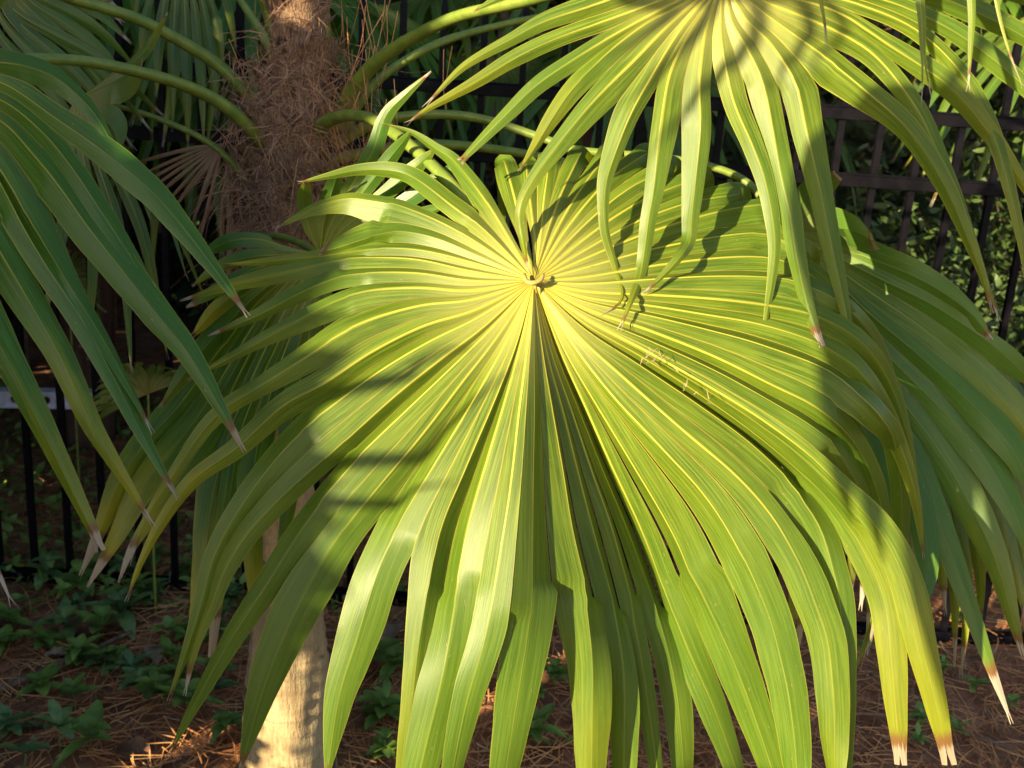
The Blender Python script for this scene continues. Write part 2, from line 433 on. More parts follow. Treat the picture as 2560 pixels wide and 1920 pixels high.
# ---- hero frond
HH = (1335, 702)
def dh(x, y, f):
    dx, dy = x-1335, y-702
    d = 1.38 + (.00042*(-dy) if dy < 0 else -.00021*dy+1.05e-7*dy*dy)
    d += .00007*dx if dx > 0 else -.00005*dx
    return d
HT = [
 ([(1310,600),(1287,500),(1268,430)],70,dict(back=True)),
 ([(1250,560),(1190,470),(1135,400),(1095,372),(1030,330),(955,308)],46,dict(tw=40)),
 ([(1230,600),(1130,520),(1045,450),(985,426),(900,424),(820,440),(744,457)],52,dict(tw=15)),
 ([(1215,625),(1110,565),(1010,525),(920,505),(860,500),(780,522),(683,573)],50,dict(tw=-15)),
 ([(1200,645),(1090,600),(1000,585),(930,597),(850,622),(800,634)],44,{}),
 ([(1190,662),(1050,632),(930,629),(820,641),(690,652),(556,662)],38,{}),
 ([(1180,682),(1050,655),(940,650),(847,655),(700,685),(580,712),(450,752)],54,dict(tw=-10)),
 ([(1180,705),(1050,690),(930,690),(840,702),(740,740),(640,790),(520,840)],50,{}),
 ([(1180,728),(1050,722),(930,730),(840,755),(720,815),(600,880),(470,950)],46,{}),
 ([(1180,752),(1050,770),(900,820),(742,911),(640,972),(562,1020),(500,1085),(431,1189),(363,1298),(320,1412)],50,dict(yel=.5)),
 ([(1190,775),(1060,815),(930,880),(815,955),(706,1015),(590,1120),(480,1200),(400,1310),(350,1410),(315,1505)],52,dict(yel=.9)),
 ([(1200,795),(1080,860),(960,935),(840,1025),(735,1110),(652,1199),(580,1300),(530,1400),(505,1500),(465,1627),(420,1754)],62,dict(tw=20)),
 ([(1215,812),(1110,890),(1000,975),(890,1070),(790,1160),(700,1245),(616,1340),(562,1430),(527,1520),(490,1610),(461,1740)],66,dict(tw=-20)),
 ([(1225,830),(1130,930),(1020,1040),(910,1150),(820,1250),(744,1345),(671,1457),(581,1595),(498,1740),(420,1890)],72,dict(tw=-10,fold=1.2,yel=0)),
 ([(1240,845),(1150,960),(1050,1090),(940,1220),(852,1330),(780,1447),(718,1573),(660,1718),(600,1925)],132,dict(tw=5,fold=.5,yel=0)),
 ([(1270,850),(1190,1000),(1090,1170),(997,1330),(942,1447),(888,1609),(845,1754),(815,1949)],122,dict(tw=0,fold=.6,yel=0)),
 ([(1290,860),(1230,1010),(1155,1180),(1090,1340),(1050,1573),(1029,1754),(1004,1960)],62,dict(tw=25)),
 ([(1303,860),(1265,1010),(1220,1170),(1178,1330),(1128,1600),(1070,1840),(1035,1990)],120,dict(tw=0,fold=.7)),
 ([(1318,870),(1300,1020),(1283,1180),(1262,1330),(1219,1573),(1165,1754),(1120,1970)],80,dict(tw=45,fold=.4)),
 ([(1333,880),(1331,1030),(1326,1180),(1322,1330),(1317,1537),(1295,1718),(1255,1970)],108,dict(tw=42,fold=.4)),
 ([(1352,880),(1372,1030),(1393,1180),(1413,1330),(1455,1537),(1478,1700),(1476,1960)],112,dict(tw=12,fold=.9)),
 ([(1366,880),(1405,1030),(1440,1180),(1480,1340),(1535,1550),(1560,1718),(1560,1970)],88,dict(tw=-20,fold=.5)),
 ([(1376,880),(1425,1030),(1472,1180),(1525,1340),(1588,1600),(1617,1754),(1645,1960)],56,dict(tw=35)),
 ([(1386,875),(1442,1020),(1500,1170),(1565,1330),(1640,1537),(1682,1690),(1700,1826),(1708,1970)],92,dict(tw=48,fold=.4)),
 ([(1397,870),(1462,1010),(1530,1160),(1610,1330),(1675,1501),(1730,1645),(1785,1775),(1850,1960)],94,dict(tw=48,fold=.4)),
 ([(1410,865),(1485,990),(1580,1140),(1690,1320),(1745,1440),(1805,1580),(1860,1718),(1925,1900),(1945,1980)],112,dict(tw=-18,fold=.7)),
 ([(1425,850),(1530,985),(1650,1110),(1765,1236),(1850,1370),(1918,1525),(1950,1640),(1975,1760),(2000,1990)],108,dict(twist=(-70,.55,.85),tw=0,fold=.6)),
 ([(1440,835),(1570,955),(1700,1070),(1835,1185),(1925,1285),(1993,1399),(2037,1507),(2071,1616),(2086,1800),(2090,1990)],100,dict(twist=(-80,.5,.85),tw=0,fold=.6)),
 ([(1450,820),(1590,920),(1730,1020),(1860,1120),(1965,1225),(2040,1319),(2080,1424),(2100,1525),(2110,1750),(2108,1970)],78,dict(tw=25)),
 ([(1460,805),(1610,890),(1760,985),(1890,1075),(2000,1165),(2100,1270),(2170,1390),(2212,1500),(2228,1640),(2240,1780),(2252,1912)],92,dict(tw=-8,fold=.5,tip=.965,yel=.45,blunt=True)),  # sun showing through this blade is painted in as yellow
 ([(1462,796),(1612,876),(1765,962),(1900,1045),(2015,1130),(2120,1235),(2210,1345),(2270,1470),(2305,1610),(2340,1760),(2374,1912)],92,dict(tw=-8,fold=.5,tip=.965,yel=.45,blunt=True)),  # painted see-through sun here too
 ([(1465,788),(1620,858),(1780,935),(1920,1015),(2030,1085),(2110,1165,1.43),(2160,1260,1.48),(2190,1400,1.53),(2195,1600,1.56)],62,dict(tw=30)),
 ([(1465,772),(1620,825),(1780,888),(1917,955),(2054,1028),(2150,1130,1.43),(2200,1260,1.48),(2215,1420,1.53),(2169,1634,1.56)],60,dict(tw=30,tip=.93)),
 ([(1465,758),(1620,795),(1770,835),(1900,875),(2069,945),(2190,1040),(2240,1130,1.47),(2250,1350,1.53),(2195,1520,1.56),(2130,1700,1.58)],62,dict(tw=40)),
 ([(1465,744),(1620,765),(1770,790),(1903,815),(2047,864),(2150,935),(2225,1060,1.44),(2285,1230,1.47),(2310,1400,1.5)],56,dict(tw=30)),
 ([(1465,730),(1620,738),(1770,748),(1917,765),(2040,792),(2145,850),(2220,950,1.46),(2270,1100,1.5),(2300,1260,1.54)],54,dict(tw=30)),
 ([(1465,712),(1620,706),(1770,702),(1900,706),(2010,722),(2110,770),(2190,860,1.49),(2240,1000,1.53),(2260,1130,1.56)],54,dict(tw=30)),
 ([(1465,695),(1620,672),(1770,655),(1890,652),(1985,668),(2050,710),(2100,790)],81,dict(back=True)),
 ([(1465,672),(1620,632),(1770,605),(1870,595),(1940,600),(1990,625)],75,dict(back=True)),
 ([(1460,650),(1600,595),(1740,553),(1850,528),(1915,520)],78,dict(back=True)),
 ([(1450,635),(1580,565),(1710,515),(1820,492)],78,dict(back=True)),
 ([(1435,620),(1540,545),(1640,490),(1725,455)],81,dict(back=True)),
 ([(1420,605),(1500,530),(1580,470),(1655,430)],78,dict(back=True)),
 ([(1402,595),(1470,510),(1540,440),(1595,400)],78,dict(back=True)),
 ([(1385,590),(1430,510),(1475,445),(1512,398)],78,dict(back=True)),
 ([(1366,585),(1392,510),(1418,450),(1440,408)],81,dict(back=True)),
 ([(1352,590),(1360,510),(1368,455),(1373,410)],72,dict(back=True)),
 ([(1336,600),(1328,530),(1320,470),(1316,430)],54,dict(back=True)),
]
def ext(p):
    (x0, y0), (x1, y1) = p[-2][:2], p[-1][:2]
    if y1 < 1950: return p
    L = math.hypot(x1-x0, y1-y0); k = 230/L
    return p+[(x1+(x1-x0)*k*.9, y1+(y1-y0)*k)]
HT = [(ext(p), w, k) for p, w, k in HT]
hs = [seg_px(HH, p, w*(1.04 if 9 < i_ < 31 else 1), dh, ns=64, **k) for i_, (p, w, k) in enumerate(HT)]
spl = []
for i in range(len(hs)-1):
    a = HT[i][0]; 
    # joined radius in photo px for each boundary, by position round the fan
    if i < 3: r = 230 + 30*i
    elif i < 9: r = 470
    elif i < 13: r = 600
    elif i < 16: r = 690
    elif i < 19: r = 720+(i-16)*20
    elif i < 22: r = 760
    elif i < 26: r = 800
    elif i == 29: r = 1080
    elif i < 29: r = 760
    elif i < 35: r = 790
    elif i < 40: r = 680
    else: r = 430
    if 9 < i < 35 and i != 29: r *= 1.1
    spl.append((r+[0,40,-30,25,-45][i % 5])*1.33/FP)
spl[0] = .05
rk = random.Random(2); KB = [rk.uniform(-.03, .03) for _ in hs]
for j, v in {9: -.01, 10: .05, 11: -.01, 12: .07, 13: .01, 14: .07, 15: .0, 16: .06, 17: -.02, 18: -.05, 19: .09, 20: .21, 21: .29, 22: .35, 23: .43, 24: .33, 25: .17, 26: .08, 27: .05, 28: .14, 29: .0, 30: -.03, 31: .03, 32: -.02}.items(): KB[j] = v
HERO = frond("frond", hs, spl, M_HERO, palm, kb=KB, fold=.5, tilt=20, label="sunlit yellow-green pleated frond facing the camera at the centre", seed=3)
petiole(HERO, [P(772, 425, 1.99), P(776, 360, 1.93), P(812, 307, 1.86), P(876, 288, 1.78), P(949, 307, 1.70), P(1050, 385, 1.60), P(1131, 463, 1.545), P(1230, 575, 1.47), P(1320, 680, 1.41)], [.021, .016, .013, .0125, .0115, .011, .011])
# hastula: small raised lip where the blade joins the stalk
hv = join([tube([P(1311, 684, 1.374), P(1314, 700, 1.366), P(1326, 707, 1.362), P(1340, 706, 1.361), P(1352, 700, 1.364), P(1359, 684, 1.372)], [.002, .0035, .0045, .0045, .0035, .0015], sides=10, flat=.7),
           tube([P(1330, 704, 1.364), P(1338, 716, 1.366), P(1342, 734, 1.372)], [.0035, .0022, .0006], sides=8),
           tube([P(1348, 702, 1.363), P(1362, 704, 1.366), P(1380, 700, 1.372)], [.003, .0018, .0005], sides=8)])
mesh("hastula", hv[0], hv[1], simple("hastula_tan", (.30, .22, .06), (.50, .42, .12), 160, .6, .5, .001), HERO)

def deb(rg):
    t = rg.random(); x, y = 1590+t*190+rg.gauss(0, 8), 870+t*135+rg.gauss(0, 10); d = dh(x, y, 0)-.022-.004
    return [P(x, y, d), P(x+rg.uniform(-12, 12), y+rg.uniform(-14, 14), d-.004), P(x+rg.uniform(-26, 26), y+rg.uniform(-26, 26), d)], rg.uniform(.0004, .0009)
DEB = deb
# ---- upper right frond
HU = (1810, -60)
def du(x, y, f): return 1.40 + .00003*(y)+ .00002*abs(x-1810) - (.02 if y > 500 else .02*max(y, 0)/500)
UT = [
 ([(1700,-200),(1560,-330)],60,{}),
 ([(1680,-130),(1480,-170),(1250,-180)],60,{}),
 ([(1660,-80),(1500,-70),(1330,-40),(1180,30)],52,{}),
 ([(1640,-35),(1488,15),(1362,55),(1271,102),(1163,163),(1090,235),(1058,271)],46,{}),
 ([(1660,0),(1542,45),(1398,95),(1289,145),(1181,210),(1072,271),(1014,311)],60,dict(tw=10)),
 ([(1680,10),(1560,75),(1452,140),(1344,212),(1271,282),(1217,336),(1150,405)],60,dict(tw=-20,blunt=True)),
 ([(1700,15),(1615,60),(1524,132),(1434,222),(1380,297),(1336,369),(1297,430)],58,dict(tw=20)),
 ([(1715,25),(1651,85),(1579,160),(1488,250),(1416,336),(1335,445),(1300,524),(1306,600),(1322,680,1.375)],58,dict(tw=-15)),
 ([(1735,30),(1687,95),(1633,185),(1579,282),(1535,391),(1512,470),(1511,570),(1536,662),(1556,745,1.375),(1502,790,1.37)],44,dict(tw=30,fork=.97,tip=.92)),
 ([(1755,35),(1716,95),(1672,190),(1650,325),(1634,470),(1620,553),(1602,680),(1574,760,1.36),(1547,828,1.352)],64,dict(tw=10,tip=.95,fork=.96)),
 ([(1775,40),(1757,110),(1747,217),(1750,325),(1740,434),(1729,530),(1723,600),(1700,640,1.375),(1655,690,1.375),(1605,738,1.375)],74,dict(tw=20)),
 ([(1800,50),(1805,130),(1832,253),(1879,362),(1912,452),(1932,560),(1935,640),(1921,750,1.40),(1906,840,1.405),(1893,868,1.41)],66,dict(tw=25,fork=.955,spread=.008)),
 ([(1825,50),(1862,120),(1905,217),(1930,325),(1952,434),(1977,542),(1992,640),(2018,760),(2054,868,1.40)],84,dict(tw=-12,blunt=True)),
 ([(1855,40),(1925,115),(1985,217),(2013,325),(2045,452),(2075,600),(2112,774),(2141,918,1.42)],84,dict(tw=12,tip=.88)),
 ([(1890,20),(2013,115),(2150,219),(2266,318),(2357,452),(2422,600),(2460,700),(2481,784)],80,dict(tw=-15,tip=.92)),
 ([(1900,0),(2040,60),(2180,135),(2290,270),(2350,400),(2400,520),(2450,660),(2500,806)],66,dict(tw=30,tip=.92)),
 ([(1920,-20),(2085,29),(2230,119),(2375,217),(2483,344),(2560,462),(2620,580)],82,dict(tw=-10)),
 ([(1930,-40),(2120,5),(2280,70),(2400,180),(2480,330),(2530,500),(2562,660),(2575,800)],60,dict(tw=20)),
 ([(1940,-50),(2150,-15),(2375,75),(2560,215),(2660,340)],84,{}),
 ([(1945,-70),(2150,-55),(2360,0),(2560,90),(2720,210)],84,{}),
 ([(1950,-90),(2160,-95),(2380,-70),(2600,0),(2800,110)],84,{}),
 ([(1950,-120),(2150,-160),(2380,-180),(2600,-150)],80,{}),
 ([(1930,-160),(2080,-260),(2250,-330)],80,{}),
 ([(1850,-200),(1900,-330),(1950,-430)],80,{}),
]
for p_, w_, k_ in UT:
    if 'tip' in k_: k_['tip'] = min(.97, k_['tip']+.04)
us = [seg_px(HU, p, w*.78, du, ns=56, **k) for p, w, k in UT]
uspl = []
for i in range(len(us)-1):
    r = 330 if i < 5 else 400 if i < 8 else 330 if i < 10 else 250 if i < 12 else 310 if i < 14 else 340 if i < 17 else 480
    uspl.append((r+[0, 40, -25, 20][i % 4])*1.4/FP)
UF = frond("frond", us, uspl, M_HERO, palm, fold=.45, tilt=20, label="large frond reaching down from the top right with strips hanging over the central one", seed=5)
petiole(UF, [P(835, 320, 1.98), P(873, 240, 1.92), P(934, 162, 1.85), P(1021, 101, 1.78), P(1140, 43, 1.7), P(1325, 0, 1.6), P(1600, -70, 1.49), P(1810, -55, 1.42)], [.019, .016, .0135, .0125, .012, .011])

# ---- left frond (in shade)
HL = (-270, 290)
def dl(x, y, f): return 1.33 - .00006*max(y-300, 0) if y < 1000 else 1.288
LT = [
 ([(-250,0),(-200,-250)],80,{}),
 ([(-100,60),(40,-60)],80,{}),
 ([(-120,170),(0,160),(120,185),(205,250),(262,326),(300,410)],60,{}),
 ([(-130,200),(0,205),(145,300),(260,380),(376,476),(450,560),(505,630),(560,705),(622,792)],96,dict(tw=5,fold=.5,yel=0)),
 ([(-140,225),(0,250),(110,335),(185,427),(262,545),(335,660),(400,780),(450,870),(489,905)],66,dict(tw=35,yel=0)),
 ([(-150,250),(0,300),(90,390),(160,480),(215,560),(300,668),(385,775),(470,880),(540,1000),(612,1130)],112,dict(tw=-10,fold=.9,yel=0)),
 ([(-150,290),(-40,370),(30,465),(88,570),(165,700),(250,840),(320,965),(384,1085)],58,dict(tw=30,yel=0)),
 ([(-160,290),(-60,360),(10,470),(55,560),(122,674),(205,800),(285,948),(335,1048),(405,1178),(448,1251)],82,dict(tw=15,yel=0)),
 ([(-180,330),(-90,450),(0,620),(87,775),(159,905),(231,1063),(318,1207),(388,1323)],84,dict(tw=-20,yel=.75)),
 ([(-210,400),(-140,600),(-40,790),(35,925),(105,1063),(176,1207),(231,1323),(252,1378)],86,dict(tw=-30,blunt=True,tip=.955,yel=.45,fold=1.4)),
 ([(-240,480),(-260,800),(-130,1150),(-40,1350),(0,1440),(32,1515)],60,dict(tip=.93)),
 ([(-290,480),(-380,800),(-360,1100)],70,{}),
]
ls = [seg_px(HL, p, w*.9, dl, ns=56, **k) for p, w, k in LT]
lspl = [x*1.32/FP for x in (250, 260, 380, 480, 450, 470, 520, 420, 480, 330, 300)]
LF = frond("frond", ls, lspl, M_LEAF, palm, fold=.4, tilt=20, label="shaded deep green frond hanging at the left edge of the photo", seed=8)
petiole(LF, [P(700, 425, 1.96), P(645, 347, 1.88), P(587, 285, 1.83), P(520, 240, 1.79), P(405, 195, 1.72), P(200, 152, 1.6), P(0, 152, 1.5), P(-150, 190, 1.4), P(-260, 280, 1.34)], [.019, .0165, .0135, .0125, .0115, .011, .0105])

# ---- lower left frond behind
HB = (801, 636)
def db(x, y, f): return 1.66 - .10*f if y < 625 else 1.66 - .17*min(f*1.2, 1)
BT = [
 ([(770,560),(757,500),(762,455)],50,dict(back=False)),
 ([(808,560),(822,500),(836,455),(845,430)],44,{}),
 ([(825,560),(860,500),(893,440),(934,375),(965,289),(1010,240),(1078,178)],48,dict(tw=10)),
 ([(840,570),(890,505),(940,440),(990,375),(1030,325)],58,{}),
 ([(850,580),(915,525),(985,465),(1050,408),(1090,370)],60,{}),
 ([(860,590),(940,550),(1035,490),(1120,430),(1170,395)],60,{}),
 ([(865,605),(960,575),(1050,540),(1120,515)],44,{}),
 ([(860,650),(900,690),(940,760)],40,{}),
 ([(815,750),(810,900),(800,1060),(790,1200)],60,{}),
 ([(790,760),(765,900),(730,1050),(724,1240),(706,1352),(682,1430)],70,dict(yel=.2,tip=.98)),
 ([(770,740),(720,860),(672,1000),(640,1130),(628,1270),(634,1406),(638,1500),(640,1600)],84,dict(yel=.9,tip=.90,tw=10)),
 ([(760,730),(700,850),(640,980),(600,1090),(572,1250),(550,1400),(538,1550),(528,1642)],60,dict(yel=1.0,tip=.905,blunt=True,tw=30)),
 ([(745,720),(680,840),(625,960),(575,1080),(535,1230),(515,1370),(497,1500),(482,1570),(466,1642)],96,dict(yel=1.0,tip=.93,tw=-10)),
 ([(735,710),(670,800),(600,930),(540,1060),(460,1180),(385,1285),(330,1370),(296,1457)],60,dict(yel=.8,tip=.9)),
 ([(725,700),(650,790),(570,920),(490,1050),(415,1140),(350,1230),(290,1344),(218,1468)],86,dict(yel=1.0,tip=.92)),
 ([(720,690),(635,760),(540,880),(450,1010),(360,1110),(295,1210),(250,1324),(200,1440)],84,dict(yel=.9,tip=.9)),
 ([(715,680),(630,740),(540,830),(470,920),(400,1020)],64,{}),
 ([(710,670),(620,710),(540,770),(480,840)],60,dict(yel=1)),
 ([(700,655),(620,680),(540,725),(465,768)],54,{}),
 ([(700,640),(620,645),(540,670),(480,715)],50,{}),
 ([(710,620),(640,600),(570,605),(500,640)],48,{}),
]
bs = [seg_px(HB, p, w, db, **k) for p, w, k in BT]
bspl = [.07, .1, .13, .13, .14, .15, .02, .02, .15, .2, .24, .24, .25, .26, .26, .22, .17, .14, .12, .08]
BF = frond("frond", bs, bspl, M_LEAF, palm, fold=.3, tilt=22, label="smaller frond behind the central one at left with yellowing bleached tips", seed=9)
petiole(BF, [P(690, 560, 1.96), P(640, 590, 1.9), P(700, 592, 1.80), P(760, 612, 1.73), P(800, 636, 1.665)], [.012, .009, .008, .008])

# ---- right frond behind, dull green
HR = (1960, 575)
def dr(x, y, f): return 1.78 - .16*min(f*1.2, 1)
RTT = [
 ([(2020,480),(2090,430)],60,{}),
 ([(2060,560),(2130,570),(2190,600)],60,{}),
 ([(2060,600),(2190,648),(2310,702),(2420,775),(2480,850)],70,{}),
 ([(2070,630),(2200,695),(2340,765),(2480,860),(2600,970)],76,{}),
 ([(2070,655),(2190,740),(2320,830),(2455,945),(2560,1070),(2640,1210)],80,{}),
 ([(2070,680),(2170,780),(2300,890),(2420,1000),(2520,1110),(2600,1260)],80,dict(tw=20)),
 ([(2065,700),(2150,815),(2260,930),(2380,1050),(2465,1150),(2540,1290),(2585,1420)],80,dict(tw=20)),
 ([(2060,715),(2130,840),(2220,960),(2330,1100),(2420,1250),(2490,1400),(2530,1540),(2560,1650)],84,dict(tw=-20)),
 ([(2050,730),(2110,860),(2190,990),(2270,1120),(2330,1260),(2411,1480),(2470,1650),(2530,1810)],60,dict(tw=20,tip=.9)),
 ([(2040,740),(2090,870),(2160,1000),(2240,1130),(2300,1280),(2320,1420),(2300,1530),(2340,1620)],76,dict(tw=10)),
 ([(2030,750),(2070,880),(2130,1020),(2200,1160),(2235,1350),(2225,1500),(2210,1600)],66,{}),
 ([(2015,760),(2040,900),(2080,1050),(2130,1200),(2170,1350),(2180,1500),(2165,1640)],56,dict(tip=.9)),
 ([(2000,770),(2015,930),(2040,1100),(2070,1270),(2085,1430),(2062,1630)],50,dict(tip=.9,yel=.8)),
 ([(1985,780),(1990,950),(2000,1130),(2010,1300),(2008,1480),(1988,1672)],48,dict(tip=.9,yel=.8)),
 ([(1970,790),(1970,950),(1980,1130),(1990,1320),(1985,1500),(1968,1680)],50,dict(tip=.9,yel=.8)),
]
rs = [seg_px(HR, p, w*1.2, dr, **k) for p, w, k in RTT]
rspl = [.1, .14, .34, .36, .38, .36, .34, .32, .3, .28, .26, .24, .22, .2]
RF = frond("frond", rs, rspl, M_GREY, palm, fold=.24, tilt=22, label="dull grey-green frond behind the central one at the right", seed=12)
petiole(RF, [P(838, 360, 2.0), P(930, 310, 1.98), P(1000, 293, 1.96), P(1108, 286, 1.94), P(1217, 300, 1.92), P(1362, 347, 1.9), P(1448, 376, 1.88), P(1700, 400, 1.85), P(1860, 450, 1.83), P(1950, 560, 1.79)], [.016, .012, .010, .0095, .009])
# more dark strips of a second right frond, lower behind
def dr2(x, y, f): return 1.98 - .08*f
r2 = []
rg2 = random.Random(31)
for k in range(22):
    a = R(-18+k*5.6); ex = 2240+math.cos(a)*rg2.uniform(330, 420)*1.1; L_ = rg2.uniform(650, 900)
    x1, y1 = 2230+math.sin(R(k*5.3-14))*260, 930+math.cos(R(k*5.3-14))*260
    r2.append(seg_px((2230, 900), [(2230+(x1-2230)*.5, 900+(y1-900)*.5), (x1, y1), (x1+(x1-2230)*.5, y1+(L_-300)*.5), (x1+(x1-2230)*.62+rg2.uniform(-30, 30), y1+(L_-300)*.9)], rg2.uniform(40, 56), dr2, tip=.9, yel=.5, ns=30))
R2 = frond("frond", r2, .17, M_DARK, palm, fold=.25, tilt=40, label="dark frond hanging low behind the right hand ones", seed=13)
petiole(R2, [P(820, 400, 2.02), P(1100, 360, 2.06), P(1500, 430, 2.06), P(1900, 620, 2.02), P(2230, 900, 1.98)], [.015, .010, .008])

# ---- frond out of frame above right: strips hanging into view
HT2 = (2230, -640)
def dt(x, y, f): return 1.12
TT = [
 ([(2060,-450),(2040,-200),(2050,-20),(2062,60),(2070,148)],22,dict(fork=.93,tip=.9)),
 ([(2170,-420),(2260,-200),(2300,0),(2308,140),(2318,265)],34,dict(fork=.88,tip=.93,spread=.006)),
 ([(2260,-420),(2400,-200),(2428,0),(2426,120),(2420,230)],34,dict(tip=.95,fork=.99)),
 ([(2330,-430),(2460,-200),(2490,0),(2520,120),(2560,225)],16,dict(tip=.9)),
 ([(2400,-480),(2620,-250),(2700,0),(2720,200)],40,{}),
 ([(2400,-560),(2700,-460),(2900,-200)],50,{}),
]
t2 = [seg_px(HT2, p, w, dt, tw=8, **k) for p, w, k in TT]
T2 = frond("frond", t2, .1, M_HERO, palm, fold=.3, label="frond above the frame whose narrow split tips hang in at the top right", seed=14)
petiole(T2, [P(790, -50, 2.0), P(1200, -400, 1.7), P(1700, -640, 1.35), P(2230, -640, 1.12)], [.018, .012, .010])

# ---- upper left frond on the high stalk
HQ = (-60, -190)
def dq(x, y, f): return 1.72 + .1*f
rq = random.Random(5); q1 = []
ends = [(160,-90,360,0),(110,-45,310,60),(85,-15,350,180),(60,10,300,300),(40,30,420,300),(20,50,260,360),(120,-60,300,20),(100,-30,330,110),(70,0,345,235),(50,20,380,330),(30,40,340,380),(10,60,300,420),(0,90,250,440),(-30,100,180,430),(-50,120,110,420),(-80,150,40,420)]
for i, (mx_, my_, ex, ey) in enumerate(ends):
    q1.append(seg_px(HQ, [(HQ[0]*.4+mx_*.6, HQ[1]*.4+my_*.6), (mx_, my_), ((mx_+ex)/2+20, (my_+ey)/2-15), (ex, ey)], 40, dq, ns=30, tip=.93))
Q1 = frond("frond", q1, .12, M_DARK, palm, fold=.25, tilt=35, label="dark frond at the top left corner with narrow hanging blades", seed=15)
petiole(Q1, [P(700, 350, 2.0), P(650, 270, 1.96), P(600, 215, 1.93), P(521, 145, 1.9), P(347, 49, 1.83), P(179, -5, 1.78), P(50, -70, 1.75), P(-60, -190, 1.72)], [.018, .0165, .014, .0125, .0115])
rq3 = random.Random(17); q3 = []
for i, (ex, ey) in enumerate([(330, 60), (350, 150), (390, 250), (430, 330), (470, 380), (510, 360), (540, 300), (560, 210), (590, 120)]):
    q3.append(seg_px((450, -130), [(450+(ex-450)*.4, -60), (450+(ex-450)*.8, -130+(ey+130)*.5), (ex, ey)], 34, lambda x, y, f: 2.25, ns=26, yel=.5))
Q3 = frond("frond", q3, .08, M_DARK, palm, fold=.3, tilt=40, label="dark frond hanging in front of the fence between the left stalks", seed=27)
petiole(Q3, [P(720, 200, 2.05), P(640, 60, 2.12), P(540, -80, 2.2), P(450, -130, 2.25)], [.014, .009, .007])
# second left frond lower behind the shaded one
HZ = (190, 250)
def dz(x, y, f): return 1.80 - .05*f
q2 = []
for i, (ex, ey) in enumerate([(420,30),(360,150),(300,390),(380,560),(470,705),(527,778),(420,900),(330,940),(220,900),(100,840),(0,700)]):
    dx, dy = ex-190, ey-250
    q2.append(seg_px(HZ, [(190+dx*.3+10, 250+dy*.22), (190+dx*.62+25, 250+dy*.52), (ex, ey)], 36, dz, ns=30))
Q2 = frond("frond", q2, .09, M_DARK, palm, fold=.25, tilt=35, label="small dark frond behind the shaded left one", seed=16)
petiole(Q2, [P(660, 520, 1.98), P(600, 430, 1.93), P(520, 355, 1.9), P(405, 300, 1.87), P(290, 265, 1.83), P(190, 250, 1.8)], [.012, .0085, .007, .006])
# upright leaf stalks rising out of frame beside the trunk
for lab, pts, rr_ in (("broad green stalk rising left of the trunk top", [P(720, 215, 1.93), P(700, 120, 1.9), P(672, 0, 1.86), P(650, -140, 1.8), P(560, -420, 1.6)], [.022, .021, .016, .012]),
                      ("green stalk rising right of the trunk top", [P(806, 110, 1.97), P(800, 0, 1.95), P(815, -140, 1.93), P(900, -420, 1.9)], [.02, .018, .012]),
                      ("green stalk just below the one that runs up to the right", [P(850, 345, 2.02), P(930, 215, 2.0), P(1060, 125, 2.0), P(1200, 75, 2.05), P(1500, 10, 2.1)], [.016, .012, .010, .008])):
    V, F, A = tube(pts, rr_, sides=10, flat=.7); o = mesh("petiole", V, F, M_STALK, palm, True, {'pos': A}); o['label'] = lab

# ---- dead frond
HD = (560, 358)
def dd(x, y, f): return 1.97 - .04*f
ds = []
for ex, ey, w in [(330,410,9),(362,432,12),(368,452,12),(378,470,12),(395,486,13),(410,515,10),(428,530,12),(405,560,8),(480,560,8),(490,640,8)]:
    ds.append(seg_px(HD, [(HD[0]*.6+ex*.4, HD[1]*.6+ey*.4-6), (ex, ey)], w*1.5, dd, ns=24, yel=0, tip=.97))
DF = frond("dead_frond", ds, .05, M_DEAD, palm, fold=.5, tilt=50, label="withered brown frond hanging left of the trunk", seed=18)
d2 = [seg_px((575, 390), [(570, 480), (578, 600), (570, 700), (574, 785)], 22, dd, ns=24, yel=0, tw=10), seg_px((575, 390), [(560, 460), (553, 560), (560, 640)], 14, dd, ns=24, yel=0, tw=10), seg_px((575, 390), [(545, 480), (505, 560), (470, 640)], 12, dd, ns=24, yel=0, tw=10)]
o = frond("dead_frond", d2, .03, M_DEAD, palm, fold=.5, label="withered straw coloured strips hanging down the left of the trunk", seed=19)

